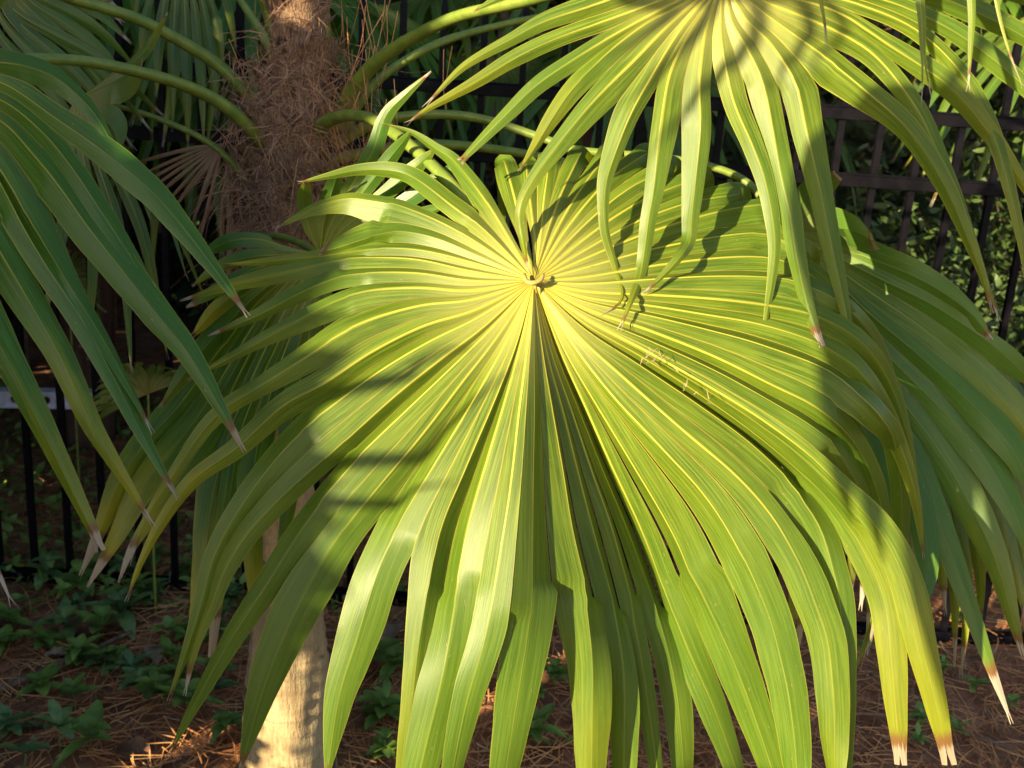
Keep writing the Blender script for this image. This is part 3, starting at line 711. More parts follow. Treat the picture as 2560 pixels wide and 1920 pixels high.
# ---- fibre and caught needles round the crown shaft
def strands(N_, fn, name, mat, parent, seed, kind=None, label=None):
    rg = random.Random(seed); V = []; F = []
    for _ in range(N_):
        pts, w = fn(rg); c = Curve(pts); n_ = 7; C = c.at(np.linspace(0, c.L, n_)); T = nrm(np.gradient(C, axis=0))
        sdv = nrm(np.cross(T, np.array([rg.uniform(-.4, .4), -1, rg.uniform(-.3, .3)])[None, :]))
        b = len(V)
        for i in range(n_):
            ww = w*(1-.7*i/(n_-1)); V.append(C[i]-sdv[i]*ww); V.append(C[i]+sdv[i]*ww)
        for i in range(n_-1): F.append((b+2*i, b+2*i+1, b+2*i+3, b+2*i+2))
    o = mesh(name, V, F, mat, parent, False)
    if kind: o['kind'] = kind
    if label: o['label'] = label
    return o
def sheath(z, a, w, h, out, seed):
    rg = random.Random(seed); c0, r_ = trunk_at(z); V = []; F = []; n = 9; m_ = 7
    for i in range(n+1):
        t = i/n
        for k in range(m_+1):
            s_ = -1+2*k/m_; an = a+s_*w*(1-.75*t)/r_*.5
            rr_ = r_+.005+out*t*t+.004*math.sin(i*2.3+k*1.7+seed)*(.4+t)
            V.append((c0[0]+math.cos(an)*rr_, c0[1]+math.sin(an)*rr_, z+h*t+rg.uniform(-.004, .004)+.02*abs(s_)*(1-t)))
    for i in range(n):
        for k in range(m_):
            if rg.random() < .06*i/n*2: continue
            q = i*(m_+1)+k; F.append((q, q+1, q+m_+2, q+m_+1))
    mesh("leaf_sheath", V, F, M_SHEATH, palm)
M_SHEATH = simple("leaf_sheath", (.15, .08, .055), (.42, .27, .19), 60, .9, .9, .005, (6, 6, .8))
for i, (yy, a) in enumerate([(640, 250), (600, 300), (520, 215), (540, 275), (450, 320), (430, 240), (350, 285), (320, 200), (260, 330), (230, 260), (150, 300), (130, 225), (60, 270), (20, 320)]):
    c0, r_ = trunk_at(P(735, yy, 1.98).z); sheath(P(735, yy, 1.98).z, R(a), .10+.03*(i % 3), .12, .02+.012*(i % 3), i)
z_hi = P(740, -40, 2.05).z; z_lo = P(700, 720, 2.05).z
def fib(rg):
    z = z_lo+(z_hi-z_lo)*rg.betavariate(2.0, 2.8); c0, r = trunk_at(z); a = rg.uniform(0, 2*math.pi)
    if rg.random() < .6: a = rg.uniform(math.pi*1.02, math.pi*1.98)
    d = Vector((math.cos(a), math.sin(a), 0)); p = Vector(c0)+d*(r*rg.uniform(.96, 1.1)); L_ = rg.uniform(.04, .16)
    tg = Vector((-d.y, d.x, 0))*rg.uniform(-1, 1); out = d*rg.uniform(.02, .5)
    up_ = Vector((0, 0, rg.uniform(-1, .9)))
    p1 = p+(tg+out*.9+up_)*L_*.4; p2 = p1+(tg*.9+out*.5+up_*.7+Vector((rg.uniform(-.6, .6), rg.uniform(-.4, .4), rg.uniform(-.8, .4))))*L_*.45
    p3 = p2+(tg*.5+Vector((rg.uniform(-.8, .8), rg.uniform(-.5, .5), rg.uniform(-1, .4))))*L_*.35
    return [p, p1, p2, p3], rg.uniform(.0004, .0015)
strands(1700, fib, "fibre", M_FIBRE, palm, 41, 'stuff', "matted brown fibre wrapped round the upper trunk")
def fib2(rg):
    x = rg.choice([rg.gauss(600, 28), rg.gauss(850, 60), rg.gauss(640, 40)]); y = rg.uniform(120, 640); d = rg.uniform(1.9, 1.99)
    L_ = rg.uniform(60, 170); a = rg.gauss(0, .35)
    return [P(x, y, d), P(x+math.sin(a)*L_*.4+rg.uniform(-14, 14), y+L_*.4, d), P(x+math.sin(a*1.4)*L_, y+L_, d+rg.uniform(-.02, .02))], rg.uniform(.0003, .0008)
strands(520, fib2, "fibre", M_FIBRE, palm, 42, 'stuff', "loose fibre threads hanging off the upper trunk")
def ndl(rg):
    x = rg.gauss(830, 110); y = rg.uniform(-40, 430); d = rg.uniform(1.84, 1.98); L_ = rg.uniform(90, 260); a = rg.gauss(0, .3)+(.15 if x > 830 else -.1)
    return [P(x, y, d), P(x-math.sin(a)*L_*.5+rg.uniform(-10, 10), y+L_*.5, d), P(x-math.sin(a)*L_, y+L_, d)], rg.uniform(.0005, .0009)
o = strands(110, ndl, "caught_pine_needles", M_NEEDLE, None, 43, 'stuff', "rust coloured pine needles caught in the palm crown and hanging from it")
o['category'] = "pine needles"
o = strands(14, DEB, "plant_hairs", M_STRAW, None, 44, None, "wispy tan plant hairs stuck on the pleats right of the central hub"); o['category'] = "plant debris" 
# one straw stick lying across the crown
V, F, A = tube([P(798, 185, 1.90), P(735, 275, 1.88), P(662, 375, 1.88)], .0028, .0022, 6)
o = mesh("twig", V, F, M_STRAW, None); tag(o, "pale straight stick lying slantwise across the fibrous trunk", "twig")

# ================================================================== SETTING
gv = []; gf = []; nx, ny = 150, 150
xs = np.concatenate([np.linspace(-60, -4, 20), np.linspace(-3.8, 3.8, 110), np.linspace(4, 60, 20)])
ys = np.concatenate([np.linspace(-40, -1, 15), np.linspace(-.8, 5, 110), np.linspace(5.3, 80, 25)])
def gh(x, y):
    if abs(x) > 3.9 or y > 5.1 or y < -.9: return -.01
    return .012*math.sin(x*7+y*3)+.01*math.sin(x*17-y*13)+.006*math.sin(x*41+y*37)
for y in ys:
    for x in xs: gv.append((x, y, gh(x, y)))
for j in range(len(ys)-1):
    for i in range(len(xs)-1):
        a = j*len(xs)+i; gf.append((a, a+1, a+len(xs)+1, a+len(xs)))
o = mesh("ground", gv, gf, M_SOIL); o['kind'] = 'structure'
# needle litter
def litter(N_, seed, name, mat, lab, lmin, lmax, wmin, wmax, reg):
    rg = random.Random(seed); V = []; F = []
    for _ in range(N_):
        x, y = reg(rg); z = gh(x, y)+rg.uniform(.002, .022); a = rg.uniform(0, math.pi*2); L_ = rg.uniform(lmin, lmax); w = rg.uniform(wmin, wmax)
        b = rg.uniform(-.5, .5); n_ = 4; base = len(V); px, py, pz = x, y, z; tl = rg.uniform(-.12, .16)
        for i in range(n_):
            V.append((px-math.sin(a)*w, py+math.cos(a)*w, pz)); V.append((px+math.sin(a)*w, py-math.cos(a)*w, pz+w*.8))
            px += math.cos(a)*L_/3; py += math.sin(a)*L_/3; pz += tl*L_/3; a += b/3
        for i in range(3): F.append((base+2*i, base+2*i+1, base+2*i+3, base+2*i+2))
    o = mesh(name, V, F, mat, None, False); tag(o, lab, name.replace('_', ' '), None, 'stuff')
def reg1(rg):
    y = 1.0+rg.random()**1.2*2.8; return rg.uniform(-.65*y-.2, .62*y+.3), y
litter(24000, 51, "pine_needle_litter", M_NEEDLE, "rust brown pine needles strewn over the soil under the palm", .04, .14, .0007, .0014, reg1)
litter(1600, 52, "straw_litter", M_STRAW, "pale dry straw and grass bits scattered among the pine needles", .02, .11, .0007, .0018, reg1)
def chips(rg):
    return reg1(rg)
rg = random.Random(53); V = []; F = []
for _ in range(1500):
    x, y = reg1(rg); z = gh(x, y)+rg.uniform(.003, .02); s_ = rg.uniform(.006, .022); a = rg.uniform(0, 6.28)
    e1 = Vector((math.cos(a), math.sin(a), rg.uniform(-.4, .4))); e2 = Vector((-math.sin(a), math.cos(a), rg.uniform(-.5, .5)))*rg.uniform(.25, .6)
    b = len(V); p = Vector((x, y, z))
    V += [p-e1*s_, p-e2*s_*.8+e1*s_*.1, p+e1*s_, p+e2*s_]; F.append((b, b+1, b+2, b+3))
o = mesh("bark_litter", V, F, M_DRY, None, False); tag(o, "small brown bark and leaf scraps covering the soil", "leaf litter", None, 'stuff')

# leaf shape helper (lanceolate, toothed, folded, curved)
def leafV(p, dirv, up, L_, w, droop=.3, n=6, teeth=.0):
    dirv = dirv.normalized(); sd_ = dirv.cross(up).normalized(); V = []; F = []
    for i in range(n+1):
        t = i/n; hw = w*math.sin(math.pi*min(1, t*.92+.04))**.8*(1.1-.35*t) * (1+(teeth if i % 2 else -teeth))
        c = p+dirv*(L_*t)+up*(L_*(.25*t-droop*t*t))
        V += [c-sd_*hw+up*hw*.3, c, c+sd_*hw+up*hw*.3]
    for i in range(n):
        a = 3*i; F += [(a, a+1, a+4, a+3), (a+1, a+2, a+5, a+4)]
    return V, F
# ground plants
def plant(rg, loc, size, mat, tiers=2, name="ground_plant"):
    V = []; F = []
    a0 = rg.uniform(0, 6.28); h = size*rg.uniform(.5, 1.1)
    lean = Vector((rg.uniform(-.3, .3), rg.uniform(-.4, .1), 1)).normalized()
    root = empty(name, loc)
    st = tube([Vector((0, 0, -.005)), lean*h*.5, lean*h], .0018, .0012, 5, n=4)
    stv = [Vector(v)+loc for v in st[0]]
    mesh("stem", stv, st[1], M_COVER, root)
    for tr in range(tiers):
        c = lean*(h*(1-.35*tr)); nl = rg.choice([5, 6, 5, 4]); sz = size*(.75 if tr == 0 else 1.05)
        for k in range(nl):
            a = a0+tr*.6+k*2*math.pi/nl+rg.uniform(-.2, .2)
            d = Vector((math.cos(a), math.sin(a), rg.uniform(-.25, .6)+(.2 if tr == 0 else 0)))
            v, f = leafV(c+loc, d, Vector((0, 0, 1)), sz*rg.uniform(.5, 1.15), sz*rg.uniform(.17, .27), rg.uniform(.1, .5), 8, .07)
            b = len(V); V += v; F += [tuple(i+b for i in q) for q in f]
    mesh("foliage", V, F, mat, root)
    return root
rg = random.Random(61)
named = [(570,1830,.0,'l'),(105,1440,0,'d'),(185,1560,0,'d'),(200,1640,0,'d'),(110,1700,0,'d'),(270,1420,0,'d'),(315,1550,0,'d'),(420,1600,0,'d'),(330,1665,0,'d'),(190,1745,0,'d'),(375,1720,0,'d'),(60,1900,0,'d'),(150,1860,0,'d'),(230,1850,0,'d'),(420,1760,0,'d'),(560,1690,0,'d'),(605,1640,0,'d'),(470,1500,0,'d'),(200,1470,0,'d'),(910,1660,0,'d'),(950,1760,0,'d'),(960,1870,0,'l'),(985,1650,0,'d'),(1380,1700,0,'l'),(1345,1840,0,'d'),(1390,1560,0,'d'),(520,1580,0,'d'),(340,1480,0,'d'),(40,1560,0,'d'),(30,1790,0,'d')]
for i, (x, y, z, k) in enumerate(named):
    p = G(x, y+26); p.z = gh(p.x, p.y)
    o = plant(rg, p, rg.uniform(.07, .105)*(1.0 if k == 'd' else .75), M_COVERL if k == 'l' else rg.choice([M_COVER, M_COVER, M_COVERM]), rg.choice([1, 2, 2, 3]))
    if i == 0: tag(o, "bright yellow-green seedling catching the sun left of the trunk base", "plant")
    elif k == 'l' and x < 1100: tag(o, "small pale green seedling on the needles right of the trunk base", "plant")
    elif k == 'l': tag(o, "light green round-leaved sprout seen between the hanging blades at the bottom centre", "plant")
    elif x < 700: tag(o, "dark green leafy ground plant on the pine needles left of the trunk", "plant", "ground plants left of the trunk")
    else: tag(o, "dark green leafy ground plant on the needles right of the trunk", "plant", "ground plants right of the trunk")
for k in range(24):
    p = G(rg.uniform(0, 640), rg.uniform(1400, 1830)); p.z = gh(p.x, p.y)
    o = plant(rg, p, rg.uniform(.05, .085), rg.choice([M_COVER, M_COVERM]), rg.choice([2, 2, 3]))
    tag(o, "dark green leafy ground plant on the pine needles left of the trunk", "plant", "ground plants left of the trunk")
cnt = 0
while cnt < 70:
    x, y = rg.uniform(1000, 2560), rg.uniform(1230, 1880)
    p = G(x, y); p.z = gh(p.x, p.y)
    if p.y > 4.2: continue
    o = plant(rg, p, rg.uniform(.035, .05), M_COVER, 2 if rg.random() < .5 else 1); cnt += 1
    tag(o, "dark green leafy ground plant on the needles right of the trunk", "plant", "ground plants right of the trunk")
# low ground cover behind the fence line on the left: mass
def mass(name, mat, N_, boxf, seed, smin, smax, lab, cat, kind=None, parent=None, ratio=.3):
    r_ = np.random.RandomState(seed); rg = random.Random(seed)
    C = np.array([boxf(rg) for _ in range(N_)]); a = r_.uniform(0, 2*np.pi, N_); t = r_.uniform(-.9, .9, N_); s_ = r_.uniform(smin, smax, N_)
    e1 = np.stack([np.cos(a)*np.cos(t), np.sin(a)*np.cos(t), np.sin(t)], 1); q = r_.normal(size=(N_, 3)); e2 = nrm(np.cross(e1, q)); e3 = np.cross(e1, e2)
    V = np.empty((N_, 6, 3)); w = ratio
    V[:, 0] = C-e1*s_[:, None]; V[:, 3] = C+e1*s_[:, None]
    V[:, 1] = C-e1*(s_*.35)[:, None]+e2*(s_*w)[:, None]+e3*(s_*.12)[:, None]; V[:, 2] = C+e1*(s_*.35)[:, None]+e2*(s_*w*.9)[:, None]+e3*(s_*.12)[:, None]
    V[:, 5] = C-e1*(s_*.35)[:, None]-e2*(s_*w)[:, None]+e3*(s_*.12)[:, None]; V[:, 4] = C+e1*(s_*.35)[:, None]-e2*(s_*w*.9)[:, None]+e3*(s_*.12)[:, None]
    F = []
    for i in range(N_):
        b = i*6; F += [(b, b+1, b+5), (b+1, b+2, b+4, b+5), (b+2, b+3, b+4)]
    o = mesh(name, V.reshape(-1, 3), F, mat, parent, False)
    if lab: tag(o, lab, cat, None, kind)
    return o
def gcb(rg):
    y = rg.uniform(2.6, 4.6); x = rg.uniform(-.62*y-.1, -.1*y) ; return (x, y, gh(x, y)+rg.uniform(0, .05)*(1+.8*math.sin(x*9+y*5)))
mass("ground_cover", M_COVER, 2600, gcb, 71, .012, .028, "dark low leafy ground cover spreading under and beyond the black fence at left", "ground cover", 'stuff', None, .42)

# ---- fence
FY = 2.78
fence = empty("fence", (0, FY, 0)); tag(fence, "black metal picket fence running behind the palm", "fence")
def boxV(c, sx, sy, sz, bev=0):
    x, y, z = c; V = []; 
    for dz_ in (-sz/2, sz/2):
        for dx, dy in ((-sx/2, -sy/2), (sx/2, -sy/2), (sx/2, sy/2), (-sx/2, sy/2)): V.append((x+dx, y+dy, z+dz_))
    return V, [(0, 1, 2, 3)[::-1], (4, 5, 6, 7), (0, 1, 5, 4), (1, 2, 6, 5), (2, 3, 7, 6), (3, 0, 4, 7)]
def railV(z):
    # U channel rail with two fine raised lips along its top front
    parts = [boxV((0, FY, z), 7.6, .034, .030), boxV((0, FY-.0165, z+.0175), 7.6, .004, .006), boxV((0, FY+.0165, z+.0175), 7.6, .004, .006)]
    return join(parts)
for z in (1.505, 1.335, .018):
    V, F, A = railV(z); o = mesh("rail", V, F, M_FENCE, fence, False)
    bv = o.modifiers.new("bevel", 'BEVEL'); bv.width = .002; bv.segments = 2
def picketV(x):
    s_ = .0085; z1 = 1.70; V, F = boxV((x, FY, z1/2+.01), 2*s_, 2*s_, z1-.02)
    b = len(V); V = V+[(x, FY, z1+.045)]; F = F+[(4, 5, b), (5, 6, b), (6, 7, b), (7, 4, b)]; F = [f for f in F if f != (4, 5, 6, 7)]
    return V, F
k = 0; x = -3.7
while x < 3.75:
    if min(abs(x+2.2), abs(x-.35), abs(x-2.9)) > .045:
        V, F = picketV(x); mesh("picket", V, F, M_FENCE, fence, False)
    x += .105
for x in (-2.2, .35, 2.9):
    p1 = boxV((x, FY, .93), .055, .055, 1.86); p2 = boxV((x, FY, 1.875), .068, .068, .03); V, F, A = join([p1, p2])
    mesh("post", V, F, M_FENCE, fence, False)

# ---- perforated metal bar with a yellow end, lying behind the fence at left
d0 = 3.12
a_ = P(-160, 992, d0); b_ = P(240, 1000, d0); ax_ = (b_-a_).normalized(); Lb = (b_-a_).length; hgt = .052; upv = Vector((0, 0, 1)); nv = Vector((0, -1, 0))
bar = empty("perforated_bar", a_); tag(bar, "grey perforated metal bar with a yellow end beyond the fence at left", "metal bar")
def pt(s_, t_, o_): return a_+ax_*s_+upv*t_+nv*o_
V = []; F = []; ncell = 5; cw = Lb/ncell
for i in range(ncell):
    cx = (i+.5)*cw; rad = .0125; K = 24; base = len(V); sq = []
    for k in range(K):
        an = 2*math.pi*k/K; ca, sa = math.cos(an), math.sin(an); mxx = max(abs(ca)/(cw/2), abs(sa)/(hgt/2))
        V.append(pt(cx+ca/mxx, sa/mxx, .012)); 
    for k in range(K):
        an = 2*math.pi*k/K; V.append(pt(cx+math.cos(an)*rad, math.sin(an)*rad, .012))
    for k in range(K):
        an = 2*math.pi*k/K; V.append(pt(cx+math.cos(an)*rad, math.sin(an)*rad, .004))
    for k in range(K):
        k2 = (k+1) % K; F.append((base+k, base+k2, base+K+k2, base+K+k)); F.append((base+K+k, base+K+k2, base+2*K+k2, base+2*K+k))
for t_, o0 in ((hgt/2, 1), (-hgt/2, -1)):
    b = len(V); V += [pt(0, t_, .016), pt(Lb, t_, .016), pt(Lb, t_, -.03), pt(0, t_, -.03), pt(0, t_-.004*o0, .016), pt(Lb, t_-.004*o0, .016), pt(Lb, t_-.004*o0, -.03), pt(0, t_-.004*o0, -.03)]
    F += [(b, b+1, b+2, b+3), (b+4, b+5, b+6, b+7), (b, b+1, b+5, b+4), (b+2, b+3, b+7, b+6), (b+1, b+2, b+6, b+5), (b, b+3, b+7, b+4)]
mesh("channel", V, F, M_GALV, bar, False)
V = []; F = []
for i in range(8):
    c = pt(Lb+.002+.004*i, 0, .0); 
    for k in range(16):
        an = 2*math.pi*k/16; e = .018 if i % 2 else .022
        V.append(c+upv*(math.sin(an)*(hgt/2+.001)*(.93 if i % 2 else 1))+nv*(math.cos(an)*e))
for i in range(7):
    for k in range(16): F.append((i*16+k, i*16+(k+1) % 16, (i+1)*16+(k+1) % 16, (i+1)*16+k))
F.append(tuple(range(112, 128))); F.append(tuple(range(16))[::-1])
mesh("end_cap", V, F, M_YELLOW, bar, False)

# ---- procedural fan palm for the background
def fan3d(rg, H, axis, nrmv, Rr, nseg=22, spread=250, droop=.55, w=.018):
    axis = Vector(axis).normalized(); nrmv = Vector(nrmv).normalized(); sidev = axis.cross(nrmv).normalized(); out = []
    for k in range(nseg):
        a = R(-spread/2+spread*k/(nseg-1)); d = axis*math.cos(a)+sidev*math.sin(a); Lr = Rr*rg.uniform(.9, 1.08)*(1-.18*abs(k/(nseg-1)-.5))
        pts = []
        for j in range(7):
            t = j/6; pts.append(H+d*Lr*t*(1-.15*t)-nrmv*0+Vector((0, 0, -1))*(droop*Lr*t**2.6)+Vector((rg.uniform(-1, 1), rg.uniform(-1, 1), 0))*.012*t)
        out.append(dict(c=Curve(pts), w=w, ns=16))
    return out
def bgpalm(root_loc, height, fr, seed, lab, mat=M_DARK, trunk_r=.09):
    rg = random.Random(seed); root = empty("fan_palm", root_loc); tag(root, lab, "palm tree")
    V, F, A = tube([Vector(root_loc), Vector(root_loc)+Vector((.03, .02, height*.5)), Vector(root_loc)+Vector((0, .05, height))], trunk_r*1.3, trunk_r, 16)
    mesh("trunk", V, F, M_BARK, root)
    top = Vector(root_loc)+Vector((0, .05, height))
    for (a, el, Lp, Rr, dr_) in fr:
        d = Vector((math.cos(R(a))*math.cos(R(el)), math.sin(R(a))*math.cos(R(el)), math.sin(R(el))))
        H = top+d*Lp+Vector((0, 0, -.12*Lp)); ax = (d+Vector((0, 0, -.45))).normalized(); side = ax.cross(Vector((0, 0, 1))).normalized(); nv_ = side.cross(ax).normalized()
        fo = frond("frond", fan3d(rg, H, ax, nv_, Rr, 20, 230, dr_, .019), Rr*.42, mat, root, ref=tuple(H+nv_*2), fold=.28, tilt=20, seed=seed+int(a))
        petiole(fo, [top, top+d*Lp*.55+Vector((0, 0, .03)), H], .012, .007)
    return root
bgpalm((-1.75, 4.0, 0), 2.1, [(200, 20, .6, .7, .5), (250, 5, .7, .75, .6), (300, 10, .7, .75, .6), (340, 0, .7, .7, .6), (270, -20, .6, .7, .6), (20, 15, .6, .7, .5), (315, -25, .75, .7, .5)], 81, "dark fan palm beyond the fence behind the top left fronds")
bgpalm((.15, 4.3, 0), 1.75, [(200, 15, .6, .7, .5), (245, -5, .65, .7, .6), (290, 0, .7, .7, .6), (335, 5, .7, .7, .6), (270, 25, .6, .7, .6), (20, 10, .6, .7, .5), (180, -15, .6, .6, .5)], 83, "dark fan palm beyond the fence behind the top centre of the photo")
bgpalm((2.05, 3.75, 0), 1.9, [(160, 10, .5, .6, .5), (220, 0, .5, .6, .6), (270, 10, .5, .6, .6), (320, 0, .6, .6, .6), (200, 30, .6, .6, .6)], 87, "reddish brown trunked fan palm beyond the fence at the right edge", trunk_r=.055)
bgpalm((-1.0, 3.6, 0), 1.8, [(200, 15, .5, .6, .5), (245, 5, .55, .62, .6), (290, 10, .55, .62, .6), (335, 0, .55, .62, .6), (270, -20, .45, .55, .6), (220, -25, .5, .55, .6), (310, -20, .5, .55, .5), (180, -5, .6, .6, .5)], 89, "dark fan palm close beyond the fence just left of the fibrous trunk", M_LEAF, .07)
# seedlings by the fence, left
for i, (x, y, d) in enumerate([(370, 985, 2.75), (640, 1330, 2.7), (170, 700, 3.2)]):
    g0 = P(x, y, d); rg_ = random.Random(90+i); root = empty("palm_seedling", (g0.x, g0.y, 0))
    tag(root, ["small dark palm seedling by the fence just right of the metal bar", "small palm seedling behind the low left blades", "small palm seedling beyond the fence at left"][i], "palm seedling")
    fo = frond("frond", fan3d(rg_, g0, (-.3+.5*i, -.5, .8), (0, -1, .3), .2, 14, 170, .25, .008), .08, M_DARK, root, ref=tuple(g0+Vector((0, -2, 1))), fold=.3, seed=5+i)
    petiole(fo, [Vector((g0.x, g0.y, 0)), g0], .004, .003)

# ---- shrubs beyond the fence (right) : leafy stems
def shrub(loc, rx, ry, h, N_, mat, lab, seed, smin=.018, smax=.042):
    root = empty("shrub", loc); tag(root, lab, "shrub"); rg = random.Random(seed); parts = []; tips = []
    for k in range(14):
        a = rg.uniform(0, 6.28); e = Vector(loc)+Vector((math.cos(a)*rx*rg.uniform(.3, 1), math.sin(a)*ry*rg.uniform(.3, 1), h*rg.uniform(.6, 1)))
        mid = (Vector(loc)+e)/2+Vector((rg.uniform(-.1, .1), rg.uniform(-.1, .1), .1)); parts.append(tube([Vector(loc), mid, e], .008, .002, 5, n=8)); tips += [e, mid, (mid+e)/2]
    V, F, A = join(parts); mesh("stems", V, F, M_TWIG, root)
    cl_ = [(t, rg.uniform(.08, .22)) for t in tips]
    def bf(rg_):
        t, r_ = rg_.choice(cl_); return (t.x+rg_.gauss(0, r_), t.y+rg_.gauss(0, r_), max(.03, t.z+rg_.gauss(0, r_)))
    mass("foliage", mat, N_, bf, seed, smin, smax, None, None, None, root)
    return root
shrub((1.35, 3.55, 0), .5, .3, 1.15, 3600, M_SHRUB, "light green leafy shrub seen through the fence pickets at right", 101, .014, .034)
shrub((2.2, 4.3, 0), .7, .4, 1.5, 3600, M_SHRUB, "taller green shrub farther back beyond the fence at the right edge", 102)
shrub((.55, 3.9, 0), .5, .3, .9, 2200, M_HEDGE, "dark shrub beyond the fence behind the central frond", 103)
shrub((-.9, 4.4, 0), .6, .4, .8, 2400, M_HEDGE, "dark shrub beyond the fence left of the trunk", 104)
# ---- backdrop hedge
def hb(rg):
    x = rg.uniform(-7, 7); z = rg.uniform(0, 4.6)
    return (x, 6.2+.35*math.sin(x*1.7+z)+.25*math.sin(x*4.1-z*2)+abs(rg.gauss(0, .28)), z)
hroot = empty("hedge", (0, 6.4, 0)); tag(hroot, "tall dark evergreen hedge closing off the view behind everything", "hedge")
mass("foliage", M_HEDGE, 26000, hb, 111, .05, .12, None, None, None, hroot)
parts = []
for i in range(24):
    x = -6.9+.6*i; parts.append(tube([Vector((x, 6.75, 0)), Vector((x+.1, 6.8, 2.3)), Vector((x-.05, 6.75, 4.4))], .05, .02, 6, n=8))
V, F, A = join(parts); mesh("stems", V, F, M_TWIG, hroot)
V, F = [], []
tr3 = empty("added_shade_tree", (-3.3, 5.2, 0)); tag(tr3, "unseen tree whose canopy is added to darken the ground beyond the fence", "tree")  # out of view, added to hold skylight off the background
pp = [tube([Vector((-3.3, 5.2, 0)), Vector((-3.2, 5.1, 1.8)), Vector((-2.9, 5.0, 3.5))], .14, .07, 12)]
for e_ in ((-1, 3.6, 3.5), (1.5, 4.4, 3.6), (-4, 4, 3.6), (3.2, 5.3, 3.7), (0, 6.2, 3.8)): pp.append(tube([Vector((-3.0, 5.05, 3.0)), (Vector((-3.0, 5.05, 3.3))+Vector(e_))/2, Vector(e_)], .05, .015, 8))
V, F, A = join(pp); mesh("trunk", V, F, M_BARK, tr3)
mass("crown", M_HEDGE, 9000, lambda g: (g.uniform(-5.5, 5), g.uniform(3.5, 6.8), 3.6+g.gauss(0, .13)), 131, .06, .13, None, None, None, tr3, .45)  # flat leaf layer overhead, there only to block light
parts = [boxV((0, 7.1, 2.3), 16, .3, 4.6)]; V, F, A = join(parts); mesh("inner_growth", V, F, M_HEDGE, hroot, False)

# ---- dry leaves and twigs on the ground
def dryleaf(px, py, L_, ang, lab, mat=M_DRY, curl=.5, w=.32):
    p = G(px, py); p.z = gh(p.x, p.y)+.012; V = []; F = []; n = 10; mm = 6
    for i in range(n+1):
        t = i/n; hw = L_*w*math.sin(math.pi*min(1, t*.96+.02))**.7
        for k in range(mm+1):
            s_ = -1+2*k/mm; lx = (t-.5)*L_; ly = s_*hw; lz = curl*hw*s_*s_+.12*L_*math.sin(t*3.1)+.003*math.sin(i*2.1+k)
            V.append((p.x+lx*math.cos(ang)-ly*math.sin(ang), p.y+lx*math.sin(ang)+ly*math.cos(ang), p.z+lz))
    for i in range(n):
        for k in range(mm):
            a = i*(mm+1)+k; F.append((a, a+1, a+mm+2, a+mm+1))
    o = mesh("dry_leaf", V, F, mat, None); tag(o, lab, "dry leaf"); return o
dryleaf(235, 1600, .2, .5, "dark red-brown curled leaf lying among the plants left of the trunk")
dryleaf(390, 1655, .09, 2.0, "small tan dry leaf between the ground plants left of the trunk", M_STRAW)
dryleaf(330, 1900, .11, 2.6, "crumpled brown leaf at the bottom edge left of the trunk")
dryleaf(965, 1590, .15, 1.5, "tan crinkled dry leaf hanging low right of the trunk", M_STRAW)
dryleaf(15, 1560, .15, 1.3, "brown dry leaf at the left edge of the photo")
dryleaf(140, 1640, .06, .3, "small orange dry leaf at the lower left", M_STRAW)
for i, (pts, r_, lab) in enumerate([
    ([(1380, 1790), (1560, 1830), (1700, 1860)], .004, "straight grey twig on the needles at the bottom centre"),
    ([(2100, 1790), (2300, 1830), (2540, 1880)], .005, "long grey twig on the needles at the bottom right"),
    ([(0, 1740), (120, 1690), (330, 1610)], .009, "thick pale stick lying across the ground at the lower left"),
    ([(2060, 1330), (2150, 1345), (2230, 1350)], .005, "short twig on the ground behind the right hand blades")]):
    q = [G(*p) for p in pts]; q = [Vector((v.x, v.y, gh(v.x, v.y)+.018)) for v in q]
    V, F, A = tube(q, r_, r_*.6, 7); o = mesh("twig", V, F, M_TWIG); tag(o, lab, "twig")

# ================================================================== ADDED SHADE TREES OUT OF FRAME (left, towards the sun)
def tohero(x, y, d, t): return P(x, y, d)-LD*t
sh = empty("fan_palm", (-1.9, .9, 0)); tag(sh, "added fan palm out of view left of the camera, blades placed to shade the scene", "palm tree")  # added for its shadows, never in view
V, F, A = tube([Vector((-1.9, .9, 0)), Vector((-1.87, .9, 1)), Vector((-1.85, .9, 2.0))], .11, .08, 16); mesh("trunk", V, F, M_BARK, sh)
shade = [  # blades set along the sun rays to drop shadows on the central frond
 ([(1150,865),(1090,860),(1030,885),(960,930),(870,960)], 90),
 ([(1290,905),(1215,960),(1130,1040),(1040,1110),(960,1150)], 70),
 ([(1200,1205),(1100,1215),(990,1235),(930,1260)], 62),
 ([(900,1455),(800,1450),(690,1475)], 74),
 ([(800,1590),(740,1600),(690,1640)], 50),
]
bl = []
for pts, w in shade:
    q = [tohero(-300, 1200, 1.4, 1.85)] + [tohero(x, y, 1.33, 1.8) for x, y in reversed(pts)]
    bl.append(dict(c=Curve(q), w=w/2*1.33/FP, ns=24))
fo = frond("frond", bl, 0, M_DARK, sh, ref=tuple(tohero(900, 1100, 1.3, 3)), fold=.2, tilt=5, seed=77)
petiole(fo, [Vector((-1.85, .9, 1.9)), tohero(-300, 1200, 1.4, 1.85)], .012, .008)
